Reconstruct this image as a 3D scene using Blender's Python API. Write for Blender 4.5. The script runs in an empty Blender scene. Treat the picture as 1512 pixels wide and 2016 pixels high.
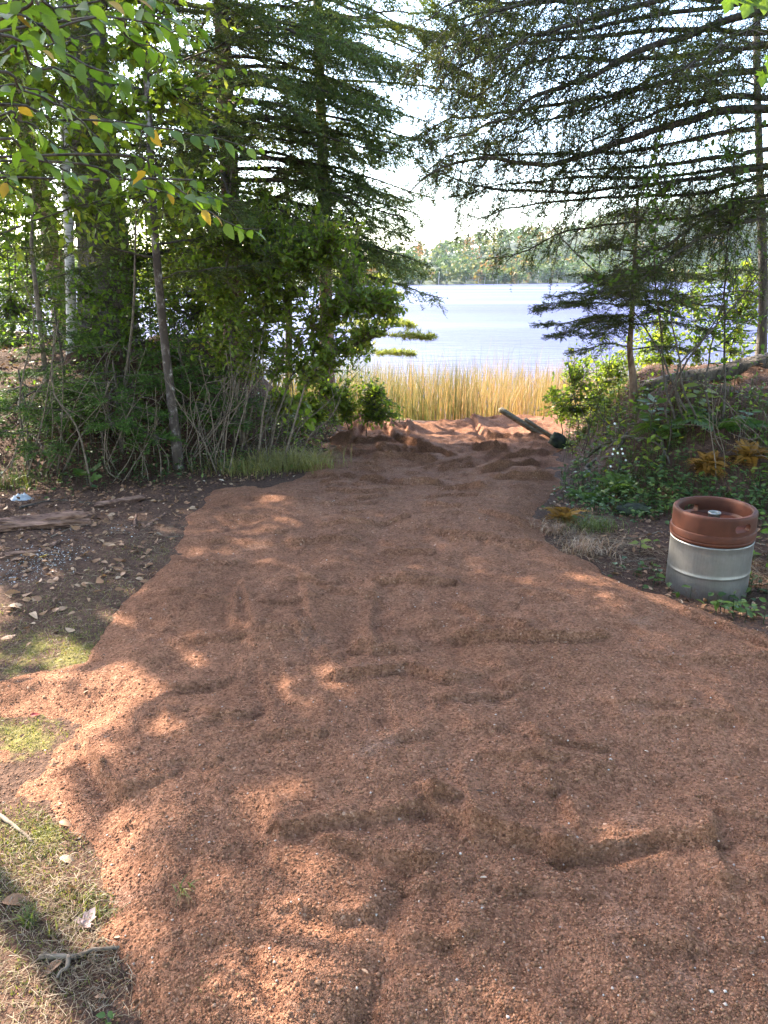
import bpy, bmesh, math, random
import numpy as np
from mathutils import Vector, Matrix
rng = np.random.default_rng(7)
random.seed(7)
SC = bpy.context.scene
COL = SC.collection
R = math.radians

# ------------------------------------------------------------------ camera
CAM_H = 1.36
PITCH = R(17.5)
cam_d = bpy.data.cameras.new('camera')
cam = bpy.data.objects.new('camera', cam_d)
COL.objects.link(cam)
cam.location = (0, 0, CAM_H)
cam.rotation_euler = (math.pi / 2 - PITCH, 0, 0)
cam_d.sensor_fit = 'VERTICAL'
cam_d.sensor_height = 36.0
cam_d.lens = 26.0
cam_d.clip_start = 0.05
cam_d.clip_end = 5000
SC.camera = cam
FPX = 1456.0

# ------------------------------------------------------------------ light
SUN_EL = R(35)
SUN_AZ = R(-48)          # measured from +Y (towards the lake), negative = left
world = bpy.data.worlds.new('World')
SC.world = world
world.use_nodes = True
nt = world.node_tree
bg = nt.nodes['Background']
sky = nt.nodes.new('ShaderNodeTexSky')
sky.sky_type = 'NISHITA'
sky.sun_disc = False
sky.sun_elevation = SUN_EL
sky.sun_rotation = SUN_AZ
sky.air_density = 1.0
sky.dust_density = 1.2
sky.ozone_density = 1.0
nt.links.new(sky.outputs[0], bg.inputs[0])
bg.inputs[1].default_value = 0.15
sun_d = bpy.data.lights.new('sun', 'SUN')
sun_d.energy = 4.0
sun_d.angle = R(0.6)
sun_d.color = (1.0, 0.90, 0.74)
sun = bpy.data.objects.new('sun', sun_d)
COL.objects.link(sun)
sdir = Vector((math.sin(SUN_AZ) * math.cos(SUN_EL), math.cos(SUN_AZ) * math.cos(SUN_EL), math.sin(SUN_EL)))
sun.rotation_euler = (-sdir).to_track_quat('-Z', 'Y').to_euler()
sun.location = (-8, 8, 12)
vs = SC.view_settings
vs.view_transform = 'Standard'
vs.look = 'None'
vs.exposure = 3.15
vs.gamma = 1.0
vs.use_curve_mapping = False
SC.cycles.max_bounces = 7
SC.cycles.diffuse_bounces = 4
SC.cycles.glossy_bounces = 3
SC.cycles.transmission_bounces = 4
SC.cycles.transparent_max_bounces = 8
SC.cycles.volume_bounces = 0

# ------------------------------------------------------------------ helpers
CP, SP = math.cos(PITCH), math.sin(PITCH)
def at(px, py, Y):
    """photo pixel + distance along the ground -> point"""
    u = (px - 756) / FPX; v = (1008 - py) / FPX
    t = Y / (CP + v * SP)
    return np.array((u * t, Y, CAM_H + t * (v * CP - SP)))

def smooth(t):
    t = np.clip(t, 0, 1)
    return t * t * (3 - 2 * t)

def _hash(ix, iy, seed):
    n = (ix.astype(np.int64) * 374761393 + iy.astype(np.int64) * 668265263 + seed * 974711) & 0x7fffffff
    n = ((n ^ (n >> 13)) * 1274126177) & 0x7fffffff
    n = n ^ (n >> 16)
    return (n & 0xffff) / 65535.0

def vnoise(x, y, seed=0):
    ix = np.floor(x); iy = np.floor(y)
    fx = x - ix; fy = y - iy
    fx = fx * fx * (3 - 2 * fx); fy = fy * fy * (3 - 2 * fy)
    a = _hash(ix, iy, seed); b = _hash(ix + 1, iy, seed)
    c = _hash(ix, iy + 1, seed); d = _hash(ix + 1, iy + 1, seed)
    return (a * (1 - fx) + b * fx) * (1 - fy) + (c * (1 - fx) + d * fx) * fy - 0.5

def fbm(x, y, f, octv=4, seed=0):
    s = 0; a = 1.0
    for i in range(octv):
        s = s + a * vnoise(x * f, y * f, seed + i * 17); f *= 2.03; a *= 0.5
    return s

def nrm(a):
    return a / np.maximum(np.linalg.norm(a, axis=-1, keepdims=True), 1e-9)

def mesh(name, V, F, tint=None, smooth_shade=False):
    """V (n,3); F list of (m,k) int arrays"""
    me = bpy.data.meshes.new(name)
    V = np.asarray(V, np.float32)
    me.vertices.add(len(V)); me.vertices.foreach_set('co', V.ravel())
    F = [np.asarray(f, np.int32) for f in F if len(f)]
    loops = np.concatenate([f.ravel() for f in F])
    tot = np.concatenate([np.full(len(f), f.shape[1], np.int32) for f in F])
    st = np.concatenate([[0], np.cumsum(tot)[:-1]]).astype(np.int32)
    me.loops.add(len(loops)); me.loops.foreach_set('vertex_index', loops)
    me.polygons.add(len(tot)); me.polygons.foreach_set('loop_start', st)
    me.update(calc_edges=True)
    if smooth_shade:
        me.polygons.foreach_set('use_smooth', np.ones(len(tot), bool))
    if tint is not None:
        a = me.attributes.new('tint', 'FLOAT', 'POINT')
        a.data.foreach_set('value', np.asarray(tint, np.float32))
    return me

def link(name, me, mat=None, parent=None):
    o = bpy.data.objects.new(name, me)
    COL.objects.link(o)
    if mat is not None and me is not None and not me.materials:
        me.materials.append(mat)
    if parent is not None:
        o.parent = parent
    return o

def tag(o, label=None, cat=None, group=None, kind=None):
    if label: o['label'] = label
    if cat: o['category'] = cat
    if group: o['group'] = group
    if kind: o['kind'] = kind
    return o

def thing(name, label, cat, loc=(0, 0, 0), group=None):
    o = bpy.data.objects.new(name, None)
    o.empty_display_size = 0.1
    COL.objects.link(o)
    o.location = [float(c) for c in loc]
    return tag(o, label, cat, group)

def local(V, t):
    """world coordinates -> coordinates local to the thing's empty"""
    return np.asarray(V) - np.array(t.location)

class Bag:
    """collects geometry into one mesh"""
    def __init__(s): s.V = []; s.F = {}; s.T = []; s.n = 0
    def add(s, V, F, tint=None):
        V = np.asarray(V, float).reshape(-1, 3)
        for f in (F if isinstance(F, list) else [F]):
            f = np.asarray(f)
            if len(f): s.F.setdefault(f.shape[1], []).append(f + s.n)
        s.V.append(V); s.T.append(np.zeros(len(V)) if tint is None else np.broadcast_to(tint, (len(V),)))
        s.n += len(V)
    def build(s, name, mat, parent=None, sm=False):
        V = np.concatenate(s.V)
        if parent is not None: V = local(V, parent)
        me = mesh(name, V, [np.concatenate(f) for f in s.F.values()], np.concatenate(s.T), sm)
        return link(name, me, mat, parent)

def tubes(P, Rd, sides=4, cap=True):
    """P (N,k,3) polylines, Rd (N,k) radii -> V, [F]"""
    P = np.asarray(P, float); Rd = np.asarray(Rd, float)
    if P.ndim == 2: P = P[None]; Rd = Rd[None]
    N, k, _ = P.shape
    T = nrm(np.gradient(P, axis=1))
    ref = np.where(np.abs(T[:, :1, 2:3]) > 0.8, np.array([1., 0.1, 0]), np.array([0, 0.1, 1.]))
    A = nrm(np.cross(T, np.broadcast_to(ref, T.shape)))
    B = np.cross(T, A)
    th = np.arange(sides) * 2 * math.pi / sides
    V = P[:, :, None, :] + Rd[:, :, None, None] * (A[:, :, None, :] * np.cos(th)[None, None, :, None] + B[:, :, None, :] * np.sin(th)[None, None, :, None])
    idx = np.arange(N * k * sides).reshape(N, k, sides)
    a = idx[:, :-1, :]; b = idx[:, 1:, :]
    a2 = np.roll(a, -1, 2); b2 = np.roll(b, -1, 2)
    F = np.stack([a, b, b2, a2], -1).reshape(-1, 4)
    Fs = [F]
    if cap and sides >= 3:
        Fs.append(idx[:, -1, ::-1].reshape(-1, sides)); Fs.append(idx[:, 0, :].reshape(-1, sides))
    return V.reshape(-1, 3), Fs

def spline(P, n):
    """Catmull-Rom through the given points, n samples"""
    P = np.asarray(P, float)
    Q = np.vstack([2 * P[0] - P[1], P, 2 * P[-1] - P[-2]])
    m = len(P) - 1
    s = np.linspace(0, m, n); i = np.minimum(s.astype(int), m - 1); t = (s - i)[:, None]
    p0, p1, p2, p3 = Q[i], Q[i + 1], Q[i + 2], Q[i + 3]
    return 0.5 * (2 * p1 + (p2 - p0) * t + (2 * p0 - 5 * p1 + 4 * p2 - p3) * t ** 2 + (3 * p1 - p0 - 3 * p2 + p3) * t ** 3)

def needles(P, D, L, n=14, nl=0.014, w=0.0022, flat=0.8, tint=(0, 1)):
    """needle-bearing sprigs. P,D (N,3), L (N) -> V,F,tint"""
    N = len(P)
    D = nrm(D)
    Z = np.array([0, 0, 1.0])
    S = np.cross(D, Z); S = nrm(S + rng.normal(0, 0.25, S.shape)); U = np.cross(S, D)
    k = np.arange(n)
    s = (k + rng.random((N, n)) * 0.7) / n
    sg = np.where(k % 2 == 0, 1.0, -1.0)[None, :, None]
    base = P[:, None] + D[:, None] * (L[:, None] * s)[..., None]
    nd = D[:, None] * 0.62 + sg * S[:, None] * flat + U[:, None] * rng.normal(0.05, 1.15 - flat, (N, n, 1)) + rng.normal(0, 0.12, (N, n, 3))
    nd = nrm(nd)
    ll = nl * (0.7 + 0.5 * rng.random((N, n, 1)))
    tip = base + nd * ll
    wv = nrm(np.cross(nd, U[:, None] + rng.normal(0, 0.5, (N, n, 3)))) * w * 0.5
    V = np.stack([base - wv, base + wv, tip], 2).reshape(-1, 3)
    F = np.arange(N * n * 3).reshape(-1, 3)
    tt = np.clip(rng.normal(0.5, 0.22, N), 0, 1) * (tint[1] - tint[0]) + tint[0]
    return V, F, np.repeat(tt, n * 3)

def limb_foliage(pts, step=0.06, bl=0.5, sl=0.09, sstep=0.04, droop=0.25, start=0.12, bare=0.0, n=14, nl=0.014, w=0.0022, flat=0.8, ang=58, tint=(0, 1), updown=0.12, keep=1.0):
    """side shoots and needle sprigs along one conifer limb. Returns wood (list of V,F) and needle (V,F,t)"""
    L = np.sum(np.linalg.norm(np.diff(pts, axis=0), axis=1))
    N = max(4, int(L / step)) * 2
    t = np.sort(start + (1 - start) * rng.random(N))
    f = t * (len(pts) - 1); i = np.minimum(f.astype(int), len(pts) - 2); fr = (f - i)[:, None]
    p = pts[i] * (1 - fr) + pts[i + 1] * fr
    T = nrm(pts[i + 1] - pts[i])
    S = nrm(np.cross(T, np.array([0, 0, 1.0]))); U = np.cross(S, T)
    sg = np.where(np.arange(N) % 2 == 0, 1.0, -1.0)[:, None]
    A = np.radians(rng.normal(ang, 16, (N, 1)))
    d = nrm(T * np.cos(A) + sg * S * np.sin(A) + U * rng.normal(0, updown, (N, 1)))
    lb = bl * (0.25 + 0.75 * np.sin(np.clip((t - start) / (1 - start), 0, 1) ** 0.8 * math.pi * 0.86 + 0.42)) * (0.35 + 0.85 * rng.random(N))
    s = np.linspace(0, 1, 4)
    Q = p[:, None] + d[:, None] * (lb[:, None] * s)[..., None]
    Q[..., 2] -= droop * lb[:, None] * s ** 2
    rad = 0.0016 + 0.004 * lb[:, None] * (1 - 0.8 * s)
    wood = [tubes(Q, rad, 3, False)]
    # sprigs
    M = max(3, int(bl / sstep))
    sj = (0.1 + 0.9 * (np.arange(M)[None, :] + rng.random((N, M))) / M)
    ok = (rng.random((N, M)) < keep) & (t[:, None] > bare + 0.15 * rng.random((N, 1))) & (sj * lb[:, None] < lb[:, None] + 1) & (rng.random((N, M)) < np.clip(lb[:, None] / bl + 0.15, 0.2, 1))
    P = p[:, None] + d[:, None] * (lb[:, None] * sj)[..., None]
    P[..., 2] -= droop * lb[:, None] * sj ** 2
    Sd = nrm(np.cross(d, np.array([0, 0, 1.0])))
    sg2 = np.where(np.arange(M) % 2 == 0, 1.0, -1.0)[None, :, None]
    e = d[:, None] * 0.75 + sg2 * Sd[:, None] * 0.65 + rng.normal(0, 0.22, (N, M, 3))
    e[..., 2] -= droop * 0.5 * sj
    ln = sl * (0.6 + 0.7 * rng.random((N, M))) * (1.1 - 0.45 * sj)
    P = P[ok]; e = e[ok]; ln = ln[ok]
    # shoots along the side branch itself and at the limb tip
    P2 = np.concatenate([P, Q[:, 3] - d * 0.03, Q[:, 2]]); e2 = np.concatenate([e, d - np.array([0, 0, droop]), d])
    l2 = np.concatenate([ln, np.full(N, sl), np.full(N, sl)])
    k2 = np.concatenate([np.ones(len(P), bool), t > bare, t > bare])
    return wood, needles(P2[k2], e2[k2], l2[k2], n, nl, w, flat, tint)

def leaves(P, D, Nn, L, W=0.55, fold=0.25, tint=None):
    """simple folded six-point leaves"""
    N = len(P); D = nrm(D); S = nrm(np.cross(D, Nn)); U = np.cross(S, D)
    L = np.broadcast_to(L, (N,))[:, None]; h = L * W * 0.5
    up = U * (h * fold)
    V = np.stack([P, P + D * L * 0.35 + S * h + up, P + D * L * 0.72 + S * h * 0.72 + up * 0.7, P + D * L - U * L * 0.08,
                  P + D * L * 0.72 - S * h * 0.72 + up * 0.7, P + D * L * 0.35 - S * h + up], 1).reshape(-1, 3)
    b = np.arange(N)[:, None] * 6
    F = np.concatenate([b + np.array([0, 1, 2, 3]), b + np.array([0, 3, 4, 5])])
    if tint is None: tint = rng.random(N)
    return V, F, np.repeat(tint, 6)

# ------------------------------------------------------------------ materials
def newmat(name):
    m = bpy.data.materials.new(name); m.use_nodes = True
    n = m.node_tree.nodes; l = m.node_tree.links
    for x in list(n): n.remove(x)
    out = n.new('ShaderNodeOutputMaterial')
    return m, n, l, out

def ramp(n, l, fac, stops):
    r = n.new('ShaderNodeValToRGB')
    e = r.color_ramp.elements
    while len(e) < len(stops): e.new(0.5)
    for x, (p, c) in zip(e, stops):
        x.position = p; x.color = (*c, 1)
    l.new(fac, r.inputs[0])
    return r.outputs[0]

def noise(n, l, scale, detail=4, rough=0.55, vec=None, stretch=None):
    tx = n.new('ShaderNodeTexNoise')
    tx.inputs['Scale'].default_value = scale; tx.inputs['Detail'].default_value = detail; tx.inputs['Roughness'].default_value = rough
    tc = n.new('ShaderNodeTexCoord')
    src = tc.outputs['Object'] if vec is None else vec
    if stretch:
        mp = n.new('ShaderNodeMapping'); mp.inputs['Scale'].default_value = stretch
        l.new(src, mp.inputs[0]); src = mp.outputs[0]
    l.new(src, tx.inputs['Vector'])
    return tx.outputs['Fac']

def mixc(n, l, fac, a, b, mode='MIX'):
    m = n.new('ShaderNodeMix'); m.data_type = 'RGBA'; m.blend_type = mode
    for sock, v in ((m.inputs[0], fac), (m.inputs[6], a), (m.inputs[7], b)):
        if hasattr(v, 'is_output'): l.new(v, sock)
        elif isinstance(v, (int, float)): sock.default_value = v
        else: sock.default_value = (*v, 1)
    return m.outputs[2]

def bump(n, l, h, strength=0.5, dist=0.01, nrm_in=None):
    b = n.new('ShaderNodeBump'); b.inputs['Strength'].default_value = strength; b.inputs['Distance'].default_value = dist
    l.new(h, b.inputs['Height'])
    if nrm_in is not None: l.new(nrm_in, b.inputs['Normal'])
    return b.outputs[0]

def princ(n, l, out, col, rough=0.8, spec=0.3, metal=0.0, normal=None):
    p = n.new('ShaderNodeBsdfPrincipled')
    for sock, v in ((p.inputs['Base Color'], col), (p.inputs['Roughness'], rough), (p.inputs['Metallic'], metal)):
        if hasattr(v, 'is_output'): l.new(v, sock)
        elif isinstance(v, (int, float)): sock.default_value = v
        else: sock.default_value = (*v, 1)
    p.inputs['Specular IOR Level'].default_value = spec
    if normal is not None: l.new(normal, p.inputs['Normal'])
    if out is not None: l.new(p.outputs[0], out.inputs[0])
    return p

def attr(n, name='tint'):
    a = n.new('ShaderNodeAttribute'); a.attribute_name = name
    return a.outputs['Fac']

def leaf_mat(name, stops, trans=0.45, rough=0.45, use='tint', spec=0.35, through=(1.25, 1.3, 0.6)):
    m, n, l, out = newmat(name)
    if use == 'tint': f = attr(n)
    else:
        oi = n.new('ShaderNodeObjectInfo'); f = oi.outputs['Random']
    c = ramp(n, l, f, stops)
    mott = noise(n, l, 60, 2)
    c = mixc(n, l, 1.0, c, ramp(n, l, mott, [(0.3, (0.75, 0.75, 0.75)), (0.7, (1.15, 1.15, 1.15))]), 'MULTIPLY')
    p = princ(n, l, None, c, rough, spec)
    tr = n.new('ShaderNodeBsdfTranslucent')
    c2 = mixc(n, l, 1.0, c, through, 'MULTIPLY'); l.new(c2, tr.inputs[0])
    mx = n.new('ShaderNodeMixShader'); mx.inputs[0].default_value = trans
    l.new(p.outputs[0], mx.inputs[1]); l.new(tr.outputs[0], mx.inputs[2]); l.new(mx.outputs[0], out.inputs[0])
    return m

def plain(name, c1, c2, scale=20, rough=0.85, bstr=0.4, bd=0.01, stretch=None, spec=0.25, detail=5, mid=(0.35, 0.65)):
    m, n, l, out = newmat(name)
    f = noise(n, l, scale, detail, 0.6, stretch=stretch)
    c = ramp(n, l, f, [(mid[0], c1), (mid[1], c2)])
    princ(n, l, out, c, rough, spec, normal=bump(n, l, f, bstr, bd))
    return m

MAT = {}
MAT['spruce'] = leaf_mat('spruce_needles', [(0, (0.060, 0.080, 0.022)), (0.5, (0.102, 0.130, 0.034)), (1, (0.165, 0.185, 0.048))], 0.32, 0.65, spec=0.15)
MAT['spruce_blue'] = leaf_mat('blue_green_needles', [(0, (0.058, 0.084, 0.028)), (0.5, (0.098, 0.130, 0.040)), (1, (0.160, 0.180, 0.055))], 0.30, 0.65, spec=0.15)
MAT['hemlock'] = leaf_mat('hemlock_needles', [(0, (0.040, 0.050, 0.016)), (0.5, (0.070, 0.082, 0.024)), (1, (0.130, 0.132, 0.036))], 0.30, 0.65, spec=0.15)
MAT['fir'] = leaf_mat('fir_needles', [(0, (0.036, 0.070, 0.014)), (0.5, (0.060, 0.112, 0.020)), (1, (0.100, 0.150, 0.030))], 0.25, 0.65, spec=0.15)
MAT['pine_tip'] = leaf_mat('sunlit_tone_needles', [(0, (0.15, 0.18, 0.03)), (1, (0.29, 0.29, 0.05))], 0.35, 0.5)  # bright yellow tone: sunlight on the boughs put into the needle colour
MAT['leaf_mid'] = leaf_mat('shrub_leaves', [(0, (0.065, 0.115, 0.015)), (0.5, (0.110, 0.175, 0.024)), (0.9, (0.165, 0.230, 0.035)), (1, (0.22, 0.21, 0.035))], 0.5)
MAT['leaf_lit'] = leaf_mat('sunlit_tone_leaves', [(0, (0.105, 0.160, 0.022)), (0.6, (0.175, 0.230, 0.036)), (1, (0.27, 0.255, 0.04))], 0.6)  # lighter, yellower copy of the leaf green, sunlight put into the colour
MAT['leaf_big'] = leaf_mat('overhang_leaf', [(0, (0.070, 0.125, 0.016)), (0.5, (0.110, 0.180, 0.024)), (1, (0.165, 0.235, 0.034))], 0.6, 0.38, use='obj', spec=0.5)
MAT['leaf_yel'] = leaf_mat('yellow_leaf', [(0, (0.35, 0.20, 0.03)), (1, (0.40, 0.27, 0.05))], 0.5, 0.5, use='obj')
MAT['low'] = leaf_mat('low_plants', [(0, (0.040, 0.075, 0.022)), (0.6, (0.075, 0.120, 0.034)), (1, (0.13, 0.17, 0.045))], 0.4)
MAT['fern'] = leaf_mat('fern_green', [(0, (0.055, 0.105, 0.020)), (1, (0.11, 0.165, 0.03))], 0.45, use='obj')
MAT['fern_dry'] = leaf_mat('fern_orange', [(0, (0.17, 0.080, 0.018)), (0.5, (0.26, 0.125, 0.026)), (1, (0.32, 0.175, 0.045))], 0.35, use='obj')
MAT['grass'] = leaf_mat('grass_green', [(0, (0.070, 0.095, 0.022)), (0.6, (0.15, 0.155, 0.042)), (1, (0.27, 0.225, 0.08))], 0.4)
MAT['straw'] = leaf_mat('dry_grass', [(0, (0.15, 0.09, 0.05)), (0.6, (0.27, 0.185, 0.115)), (1, (0.40, 0.31, 0.22))], 0.2, 0.6, through=(1, 1, 1))
MAT['reed'] = leaf_mat('reeds', [(0, (0.10, 0.13, 0.03)), (0.3, (0.21, 0.18, 0.05)), (0.6, (0.33, 0.205, 0.068)), (1, (0.35, 0.18, 0.072))], 0.3, 0.6, through=(1.0, 1.0, 0.95))
MAT['litter'] = leaf_mat('leaf_litter', [(0, (0.075, 0.036, 0.022)), (0.45, (0.20, 0.10, 0.056)), (0.8, (0.36, 0.21, 0.125)), (1, (0.50, 0.38, 0.28))], 0.12, 0.7)
MAT['dead_leaf'] = leaf_mat('fallen_leaf', [(0, (0.20, 0.095, 0.045)), (0.5, (0.31, 0.155, 0.08)), (1, (0.42, 0.28, 0.18))], 0.15, 0.6, use='obj')
MAT['red_leaf'] = leaf_mat('red_leaf', [(0, (0.30, 0.035, 0.03)), (1, (0.34, 0.05, 0.04))], 0.2, 0.5, use='obj')
MAT['pink_leaf'] = leaf_mat('pink_leaf', [(0, (0.36, 0.24, 0.22)), (1, (0.40, 0.27, 0.25))], 0.1, 0.7, use='obj')
MAT['bark'] = plain('grey_bark', (0.035, 0.028, 0.024), (0.15, 0.125, 0.105), 26, 0.9, 1.0, 0.03, (1, 1, 0.16))
MAT['bark_red'] = plain('red_bark', (0.09, 0.05, 0.035), (0.26, 0.17, 0.125), 30, 0.9, 0.9, 0.02, (1, 1, 0.4))
MAT['bark_pink'] = plain('pale_pink_bark', (0.22, 0.13, 0.10), (0.42, 0.30, 0.24), 22, 0.9, 0.6, 0.02, (1, 1, 0.4))
MAT['twig'] = plain('twig_bark', (0.035, 0.026, 0.020), (0.11, 0.085, 0.065), 40, 0.9, 0.3, 0.004)
MAT['twig_pale'] = plain('pale_twig_bark', (0.075, 0.055, 0.040), (0.20, 0.150, 0.110), 30, 0.9, 0.3, 0.004)
MAT['wood_old'] = plain('weathered_wood', (0.06, 0.028, 0.020), (0.34, 0.19, 0.135), 16, 0.85, 1.0, 0.02, (0.2, 3.5, 3.5))
MAT['wood_grey'] = plain('grey_wood', (0.055, 0.045, 0.03), (0.17, 0.14, 0.095), 18, 0.85, 0.7, 0.01, (0.3, 3.0, 3.0))
MAT['stone'] = plain('mossy_stone', (0.012, 0.012, 0.010), (0.05, 0.055, 0.028), 12, 0.9, 0.6, 0.02)

def birch_mat():
    m, n, l, out = newmat('birch_bark')
    f = noise(n, l, 14, 4, 0.6, stretch=(0.7, 0.7, 3.5))
    c = ramp(n, l, f, [(0.38, (0.10, 0.085, 0.075)), (0.46, (0.42, 0.38, 0.35)), (0.7, (0.58, 0.54, 0.51))])
    princ(n, l, out, c, 0.7, 0.3, normal=bump(n, l, f, 0.3, 0.006))
    return m
MAT['birch'] = birch_mat()
def blotch_mat():
    m, n, l, out = newmat('blotched_bark')
    f = noise(n, l, 16, 4, 0.6, stretch=(1, 1, 0.8))
    c = ramp(n, l, f, [(0.5, (0.06, 0.042, 0.034)), (0.6, (0.13, 0.10, 0.085)), (0.66, (0.36, 0.32, 0.29))])
    princ(n, l, out, c, 0.85, 0.3, normal=bump(n, l, f, 0.5, 0.008))
    return m
MAT['blotch'] = blotch_mat()

# sand
def sand_mat():
    m, n, l, out = newmat('red_gravelly_sand')
    big = noise(n, l, 1.6, 4)
    mid = noise(n, l, 14, 4, 0.6)
    vor = n.new('ShaderNodeTexVoronoi'); vor.inputs['Scale'].default_value = 150
    vor2 = n.new('ShaderNodeTexVoronoi'); vor2.inputs['Scale'].default_value = 420
    tc = n.new('ShaderNodeTexCoord')
    l.new(tc.outputs['Object'], vor.inputs['Vector']); l.new(tc.outputs['Object'], vor2.inputs['Vector'])
    c = ramp(n, l, big, [(0.3, (0.265, 0.121, 0.069)), (0.7, (0.355, 0.168, 0.098))])
    dryf = noise(n, l, 2.7, 6, 0.65)
    c = mixc(n, l, ramp(n, l, dryf, [(0.60, (0, 0, 0)), (0.72, (0.55, 0.55, 0.55))]), c, (0.36, 0.225, 0.165))
    sep = n.new('ShaderNodeSeparateColor'); l.new(vor.outputs['Color'], sep.inputs[0])
    grain = ramp(n, l, sep.outputs[0], [(0.0, (0.62, 0.58, 0.55)), (0.5, (0.97, 0.95, 0.94)), (0.95, (1.25, 1.27, 1.28)), (0.99, (1.3, 1.4, 1.45)), (1.0, (1.8, 2.3, 2.7))])
    c = mixc(n, l, 1.0, c, grain, 'MULTIPLY')
    c = mixc(n, l, 1.0, c, ramp(n, l, mid, [(0.3, (0.82, 0.80, 0.78)), (0.7, (1.14, 1.14, 1.14))]), 'MULTIPLY')
    inv = n.new('ShaderNodeMath'); inv.operation = 'MULTIPLY_ADD'; inv.inputs[1].default_value = -1.0; inv.inputs[2].default_value = 1.0
    l.new(vor.outputs['Distance'], inv.inputs[0])
    inv2 = n.new('ShaderNodeMath'); inv2.operation = 'MULTIPLY_ADD'; inv2.inputs[1].default_value = -0.5
    l.new(vor2.outputs['Distance'], inv2.inputs[0]); l.new(inv.outputs[0], inv2.inputs[2])
    b1 = bump(n, l, inv2.outputs[0], 1.0, 0.013)
    fine = noise(n, l, 55, 5, 0.7)
    b2 = bump(n, l, fine, 0.7, 0.02, b1)
    princ(n, l, out, c, 0.95, 0.15, normal=b2)
    return m
MAT['sand'] = sand_mat()
MAT['pebble'] = leaf_mat('gravel_grains', [(0, (0.13, 0.058, 0.030)), (0.5, (0.245, 0.115, 0.062)), (0.97, (0.32, 0.160, 0.092)), (0.985, (0.40, 0.29, 0.23)), (1, (0.48, 0.41, 0.36))], 0.0, 0.85, spec=0.2)

def soil_mat():
    m, n, l, out = newmat('forest_soil')
    tc = n.new('ShaderNodeTexCoord')
    f = noise(n, l, 9, 6, 0.65); f2 = noise(n, l, 60, 4, 0.7); f3 = noise(n, l, 2.2, 3)
    c = ramp(n, l, f2, [(0.3, (0.036, 0.019, 0.013)), (0.55, (0.090, 0.048, 0.032)), (0.75, (0.16, 0.092, 0.062))])
    a = attr(n, 'moss')
    mossc = ramp(n, l, f2, [(0.3, (0.055, 0.045, 0.016)), (0.7, (0.20, 0.165, 0.050))])
    ma = n.new('ShaderNodeMath'); ma.operation = 'MULTIPLY_ADD'; ma.inputs[1].default_value = 1.4; 
    mb = n.new('ShaderNodeMath'); mb.operation = 'SUBTRACT'; mb.inputs[1].default_value = 0.5; l.new(f, mb.inputs[0])
    l.new(mb.outputs[0], ma.inputs[0]); l.new(a, ma.inputs[2])
    fac = ramp(n, l, ma.outputs[0], [(0.40, (0, 0, 0)), (0.60, (1, 1, 1))])
    c = mixc(n, l, fac, c, mossc)
    b1 = bump(n, l, f2, 0.9, 0.02)
    princ(n, l, out, c, 0.95, 0.15, normal=bump(n, l, f, 0.6, 0.05, b1))
    return m
MAT['soil'] = soil_mat()

def water_mat():
    m, n, l, out = newmat('lake_water')
    tc = n.new('ShaderNodeTexCoord')
    f = noise(n, l, 2.2, 4, 0.6, stretch=(0.45, 1.2, 1))
    f2 = noise(n, l, 0.02, 3, 0.5, stretch=(0.25, 1.5, 1))
    rg = ramp(n, l, f2, [(0.35, (0.25, 0.25, 0.25)), (0.65, (0.50, 0.50, 0.50))])
    p = princ(n, l, out, (0.038, 0.034, 0.096), rg, 0.5, normal=bump(n, l, f, 0.9, 0.10))
    p.inputs['IOR'].default_value = 1.10
    return m
MAT['water'] = water_mat()
MAT['farleaf'] = leaf_mat('far_wood', [(0, (0.034, 0.062, 0.026)), (0.4, (0.060, 0.095, 0.030)), (0.7, (0.11, 0.13, 0.036)), (0.9, (0.20, 0.145, 0.04)), (1, (0.22, 0.10, 0.036))], 0.3, 0.7)
MAT['hill'] = plain('hill_soil', (0.03, 0.04, 0.02), (0.06, 0.07, 0.03), 0.2)
MAT['rubber'] = None
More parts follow.
